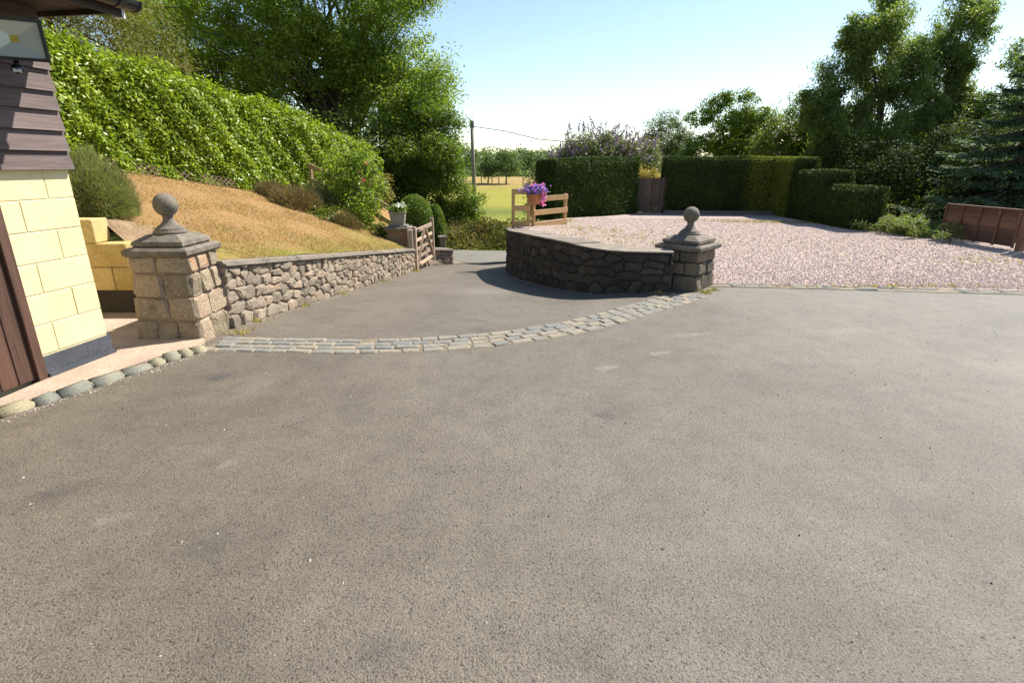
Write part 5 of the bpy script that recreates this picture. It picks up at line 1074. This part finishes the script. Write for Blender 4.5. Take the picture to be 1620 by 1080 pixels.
def spruce():
    global RNG; RNG = np.random.default_rng(71)
    B = Vector((12.7, 14.3, -0.1)); t = empty('blue_spruce', tuple(B)); tag(t, 'blue-green spruce with drooping tiered boughs at the right edge', 'tree')
    b = MB(); b.tube([B, B + Vector((0, 0, 3)), B + Vector((0.1, 0, 4.8))], [0.17, 0.11, 0.02], 9); b.build('trunk', M_twig, t, smooth=True)
    Ps, Ds = [], []; bb = MB()
    z = 0.45
    while z < 4.5:
        k = 8
        for i in range(k):
            a = i * 6.283 / k + RNG.random() * 0.6 + z; L = (2.6 - 0.46 * z) * (0.75 + 0.4 * RNG.random()); L = max(L, 0.35)
            d = Vector((math.cos(a), math.sin(a), 0)); pts = [B + Vector((0, 0, z)) + d * (L * q) + Vector((0, 0, -0.30 * L * q ** 1.2 + 0.22 * L * q ** 3)) for q in np.linspace(0, 1, 7)]
            bb.tube(pts, [0.03, 0.025, 0.02, 0.016, 0.012, 0.008, 0.004], 5, False)
            n = int(420 * L); q = RNG.random(n) ** 0.7; sidew = RNG.normal(size=n) * 0.36 * (1.15 - q) * L * 0.5; s = Vector((-d.y, d.x, 0))
            X = np.array([[np.interp(v, np.linspace(0, 1, 7), [p[c] for p in pts]) for c in range(3)] for v in q])
            X = X + np.array(s) * sidew[:, None]; X[:, 2] -= np.abs(sidew) * 0.35 + RNG.random(n) * 0.05
            Ps.append(X); Ds.append(np.array(d) * 0.8 + np.array(s) * np.sign(sidew)[:, None] * 0.7 + np.array([0, 0, -0.1]))
        z += 0.34
    bb.build('boughs', M_twig, t)['kind'] = 'stuff'
    P = np.concatenate(Ps); D = np.concatenate(Ds); N = norm(RNG.normal(size=P.shape) * 0.45 + (0, 0, 1))
    tag(quads_obj('crown', leaves(P, N, 0.13, 0.045, 0.35, D=D), G_blue, t), kind='stuff')
    # creeping juniper
    B = Vector((9.5, 13.1, 0.0)); t = empty('juniper_shrub', tuple(B)); tag(t, 'creeping juniper spilling onto the gravel beside the fence panel', 'shrub')
    Ps, Ds = [], []; bb = MB()
    for i in range(46):
        a = R(150) + RNG.normal() * 1.0; L = 0.4 + 0.6 * RNG.random(); d = Vector((math.cos(a) * 0.75, math.sin(a), 0)); o = B + Vector((RNG.normal() * 0.25, RNG.normal() * 0.45, 0.02)); up = RNG.random() * 0.34
        pts = [o + d * (L * q * 0.75) + Vector((0, 0, 0.05 + up * math.sin(q * 2.2) )) for q in np.linspace(0, 1, 5)]
        bb.tube(pts, [0.014, 0.012, 0.009, 0.006, 0.003], 4, False); n = 170; q = RNG.random(n); X = np.array([[np.interp(v, np.linspace(0, 1, 5), [p[c] for p in pts]) for c in range(3)] for v in q]) + RNG.normal(size=(n, 3)) * 0.045
        X[:, 2] = np.maximum(X[:, 2], 0.03); Ps.append(X); Ds.append(np.tile(np.array(d) + (0, 0, 0.25), (n, 1)))
    bb.build('stems', M_twig, t)['kind'] = 'stuff'; P = np.concatenate(Ps)
    tag(quads_obj('foliage', leaves(P, norm(RNG.normal(size=P.shape) * 0.6 + (0, 0, 1)), 0.075, 0.022, 0.5, D=np.concatenate(Ds)), leaf_mat('juniper_needle', [(0, (0.09, 0.13, 0.03)), (0.5, (0.18, 0.23, 0.05)), (1, (0.29, 0.32, 0.09))], 0.35, 0.6, 3), t), kind='stuff')
spruce()

# --- verge beyond the lane
def verge():
    global RNG; RNG = np.random.default_rng(81)
    n = 16000; X = -6 + RNG.random(n) * 9; Y = 19.25 + RNG.random(n) ** 0.8 * 2.0
    Z = np.interp(Y, [19.2, 20.5, 22], [-1.30, -0.70, -0.82]) ; lump = 0.24 * (np.sin(X * 2.7 + 1) * np.sin(Y * 3.3) + 1)
    P = np.stack([X, Y, Z + RNG.random(n) * lump + 0.02], 1); N = norm(RNG.normal(size=(n, 3)) + (0, -0.3, 0.7))
    t = quads_obj('verge_plants', leaves(P, N, 0.11, 0.05), leaf_mat('verge_leaf', [(0, (0.05, 0.07, 0.015)), (0.45, (0.11, 0.13, 0.03)), (0.75, (0.26, 0.19, 0.07)), (1, (0.36, 0.26, 0.11))], 0.3, 0.7, 1.3, 0.2, 0.6)); tag(t, 'rough dry brambles and grass on the far lane verge', 'verge', kind='stuff')
    n = 3500; X = -6 + RNG.random(n) * 9; Y = 19.3 + RNG.random(n) * 2.2; Z = np.interp(Y, [19.2, 20.5, 22], [-1.30, -0.70, -0.82]); P = np.stack([X, Y, Z], 1)
    a = RNG.random(n) * 6.283; wv = np.stack([np.cos(a), np.sin(a), 0 * a], 1) * 0.012; tip = P + np.stack([RNG.normal(size=n) * 0.12, RNG.normal(size=n) * 0.1, 0.08 + 0.26 * RNG.random(n) ** 2], 1)
    t = quads_obj('verge_grass', np.stack([P - wv, P + wv, tip], 1), leaf_mat('verge_straw', [(0, (0.12, 0.13, 0.03)), (0.5, (0.30, 0.24, 0.09)), (1, (0.42, 0.31, 0.14))], 0.3, 0.8), nper=3); tag(t, 'tall straw coloured grass on the far lane verge', 'grass', kind='stuff')
verge()

# --- far field trees, posts
def far():
    i = 0
    for (x, y, r, h, lab) in [(-3.6, 85, 1.5, 4.2, 'left of two small field trees with dark trunks'), (-0.9, 84, 1.9, 4.8, 'right of two small field trees with dark trunks')]:
        b = ground_h(x, y); tree('field_tree', lab, (x, y, b), [(x, y, b + h * 0.62, r, r, h * 0.36), (x + 0.7, y, b + h * 0.5, r * 0.7, r, h * 0.25)], 90, 40, 0.35, 0.30, G_far, 0.13, 8, group='small trees in the far field', seed=90 + i); i += 1
    rows = [(-32, 165, 7, 6), (-22, 172, 6, 7.5), (-14.5, 160, 5, 6.6), (-8.5, 176, 5, 5.8), (-2.5, 168, 4.5, 5.2), (2.6, 158, 4.6, 7.0), (8.5, 172, 5, 5.6), (14, 166, 5, 6.8), (22, 172, 6, 7), (33, 168, 7, 7.5)]
    names = ['far left hidden behind the big tree', 'second from the left behind the pole', 'immediately right of the telegraph pole', 'between pole and the two field trees', 'behind the two field trees', 'tallest rounded one right of the field trees', 'beside the dark hedge end', 'behind the dark hedge', 'behind the buddleia', 'far right behind the garden trees']
    for (x, y, r, h), nm in zip(rows, names):
        b = ground_h(x, y); tree('distant_tree', 'distant treeline tree in haze-paled green, ' + nm, (x, y, b - 0.3), [(x, y, b + h * 0.5, r, r, h * 0.5), (x + r * 0.6, y, b + h * 0.35, r * 0.7, r, h * 0.4)], 60, 40, 0.8, 0.7, G_far, 0.2, 4, group='trees along the far field edge', seed=100 + i); i += 1
    mw = wood_mat('grey_field_post', (0.10, 0.08, 0.06), (0.2, 0.17, 0.13))
    for k, (x, y) in enumerate([(-4.4, 82), (-2.9, 82.3), (-1.9, 82.2), (1.6, 82), (4.6, 82.2)]):
        z = ground_h(x, y); bb = MB(); bb.tube([(x, y, z - 0.2), (x, y, z + 1.25)], 0.07, 6); o = bb.build('field_post', mw)
        tag(o, ['first', 'second', 'third', 'fourth', 'fifth'][k] + ' thin field fence post from the left beneath the far trees', 'post', 'thin posts in the far field')
    n = 5000; X = -30 + RNG.random(n) * 70; Y = 112 + RNG.normal(size=n) * 1.2; P = np.stack([X, Y, np.array([ground_h(x, y) for x, y in zip(X, Y)]) + RNG.random(n) * 1.1], 1)
    t = quads_obj('field_hedge', leaves(P, norm(RNG.normal(size=(n, 3)) + (0, -.4, .6)), 0.6, 0.4), G_far); tag(t, 'low field boundary hedge across the straw coloured field', 'hedge')
far()

def pole():
    t = empty('telegraph_pole', (-2.66, 40, -2.7)); tag(t, 'tall grey wooden telegraph pole beyond the lane', 'pole')
    b = MB(); b.tube([(-2.66, 40, -2.9), (-2.70, 40, 1.0), (-2.74, 40, 4.38)], [0.15, 0.13, 0.11], 12); b.build('shaft', wood_mat('pole_wood', (0.10, 0.085, 0.07), (0.20, 0.17, 0.14)), t, smooth=True)
    b = MB(); b.tube([(-2.735, 40, 3.95), (-2.74, 40, 4.4)], [0.15, 0.14], 12); b.build('pole_cap', plain('pole_grey_cap', (0.10, 0.11, 0.10), 0.6), t)
    b = MB(); b.tube([(-2.662, 40, -1.72), (-2.664, 40, -1.42)], [0.155, 0.155], 12); b.build('white_band', plain('white_band_paint', (0.6, 0.6, 0.58), 0.6), t)
    for pts, lab in (([(-2.74, 40, 4.05), (-0.5, 37.5, 3.62), (1.6, 35, 3.02), (3.4, 32.5, 2.75), (6, 29, 2.6)], 'thin sagging overhead wire running right from the telegraph pole'), ([(-2.74, 40, 4.05), (-4.2, 40.5, 4.12), (-7, 42, 4.6)], 'thin overhead wire running left from the telegraph pole')):
        b = MB(); b.tube(pts, 0.022, 5); tag(b.build('overhead_wire', M_black), lab, 'wire', 'overhead wires on the telegraph pole')
pole()

# --- loose grit, leaf litter on the tarmac
def litter():
    global RNG; RNG = np.random.default_rng(99)
    n = 900; X = -3 + RNG.random(n) * 8; Y = 0.9 + RNG.random(n) * 6; s = 0.003 + 0.006 * RNG.random(n) ** 3
    base = np.array([[1, 0, 0], [0, 1, 0], [-1, 0, 0], [0, -1, 0], [0, 0, 0.9]]); Q = base[None] * s[:, None, None] * (0.6 + 0.8 * RNG.random((n, 5, 1))) + np.stack([X, Y, np.array([drive(x, y) for x, y in zip(X, Y)]) + 0.001], 1)[:, None]
    T = np.stack([Q[:, [0, 1, 4]], Q[:, [1, 2, 4]], Q[:, [2, 3, 4]], Q[:, [3, 0, 4]]], 1).reshape(-1, 3, 3)
    m, t, b = new_mat('loose_grit'); at = t.nodes.new('ShaderNodeAttribute'); at.attribute_name = 'rnd'
    t.links.new(ramp(t, at.outputs['Fac'], [(0.1, (0.05, 0.045, 0.04)), (0.4, (0.25, 0.22, 0.18)), (0.75, (0.36, 0.29, 0.21)), (1, (0.48, 0.43, 0.36))]), b.inputs['Base Color']); b.inputs['Roughness'].default_value = 0.9
    tag(quads_obj('loose_grit', T, m, rnd=np.repeat(RNG.random(n), 4), nper=3), 'scattered grit and tiny stones on the tarmac', 'grit', kind='stuff')
    # debris and weeds gathered at the wall feet
    pts = []
    for k in range(1500):
        y = 5.6 + RNG.random() ** 1.3 * 7.0; d = 0.06 + abs(RNG.normal()) * 0.05; x = ax(y) + d; pts.append((x, y))
    for k in range(500):
        q = RNG.random() * 5; p_, t__ = _p3.at(q); nn = Vector((-t__.y, t__.x)); d = 0.05 + abs(RNG.normal()) * 0.04; pts.append((p_.x + nn.x * d, p_.y + nn.y * d))
    for k in range(450):
        u = RNG.random(); pts.append((-3.58 + 0.78 * u + abs(RNG.normal()) * 0.05 + 0.10, 3.0 + 1.75 * u))
    n = len(pts); P = np.array([(x, y, drive(x, y) + 0.001) for x, y in pts]); s_ = 0.003 + 0.008 * RNG.random(n) ** 3
    Q = base[None] * s_[:, None, None] * (0.6 + 0.8 * RNG.random((n, 5, 1))) + P[:, None]
    T = np.stack([Q[:, [0, 1, 4]], Q[:, [1, 2, 4]], Q[:, [2, 3, 4]], Q[:, [3, 0, 4]]], 1).reshape(-1, 3, 3)
    tag(quads_obj('wall_foot_debris', T, m, rnd=np.repeat(0.3 + 0.6 * RNG.random(n), 4), nper=3), 'fine tan grit gathered along the feet of the walls', 'grit', kind='stuff')
    W = []
    for (cx, cy, k, sp) in [(2.52, 6.98, 60, 0.04), (2.68, 7.12, 50, 0.04), (-2.78, 5.75, 40, 0.04), (-2.68, 6.9, 35, 0.03), (-2.6, 8.2, 40, 0.05), (-2.25, 12.75, 90, 0.06), (-2.7, 5.2, 50, 0.05), (-2.45, 10.3, 40, 0.05), (1.9, 6.95, 30, 0.04), (-3.0, 4.55, 30, 0.04)]:
        W.append(np.stack([cx + RNG.normal(size=k) * sp, cy + RNG.normal(size=k) * sp], 1))
    W = np.concatenate(W); n = len(W); P = np.array([(x, y, drive(x, y)) for x, y in W]); a = RNG.random(n) * 6.283; wv = np.stack([np.cos(a), np.sin(a), 0 * a], 1) * 0.006
    tip = P + np.stack([RNG.normal(size=n) * 0.03, RNG.normal(size=n) * 0.03, 0.015 + 0.05 * RNG.random(n)], 1)
    tag(quads_obj('wall_foot_weeds', np.stack([P - wv, P + wv, tip], 1), bpy.data.materials['yard_weed'], nper=3), 'tiny weeds sprouting at the feet of walls and pillars', 'weeds', kind='stuff')
litter()
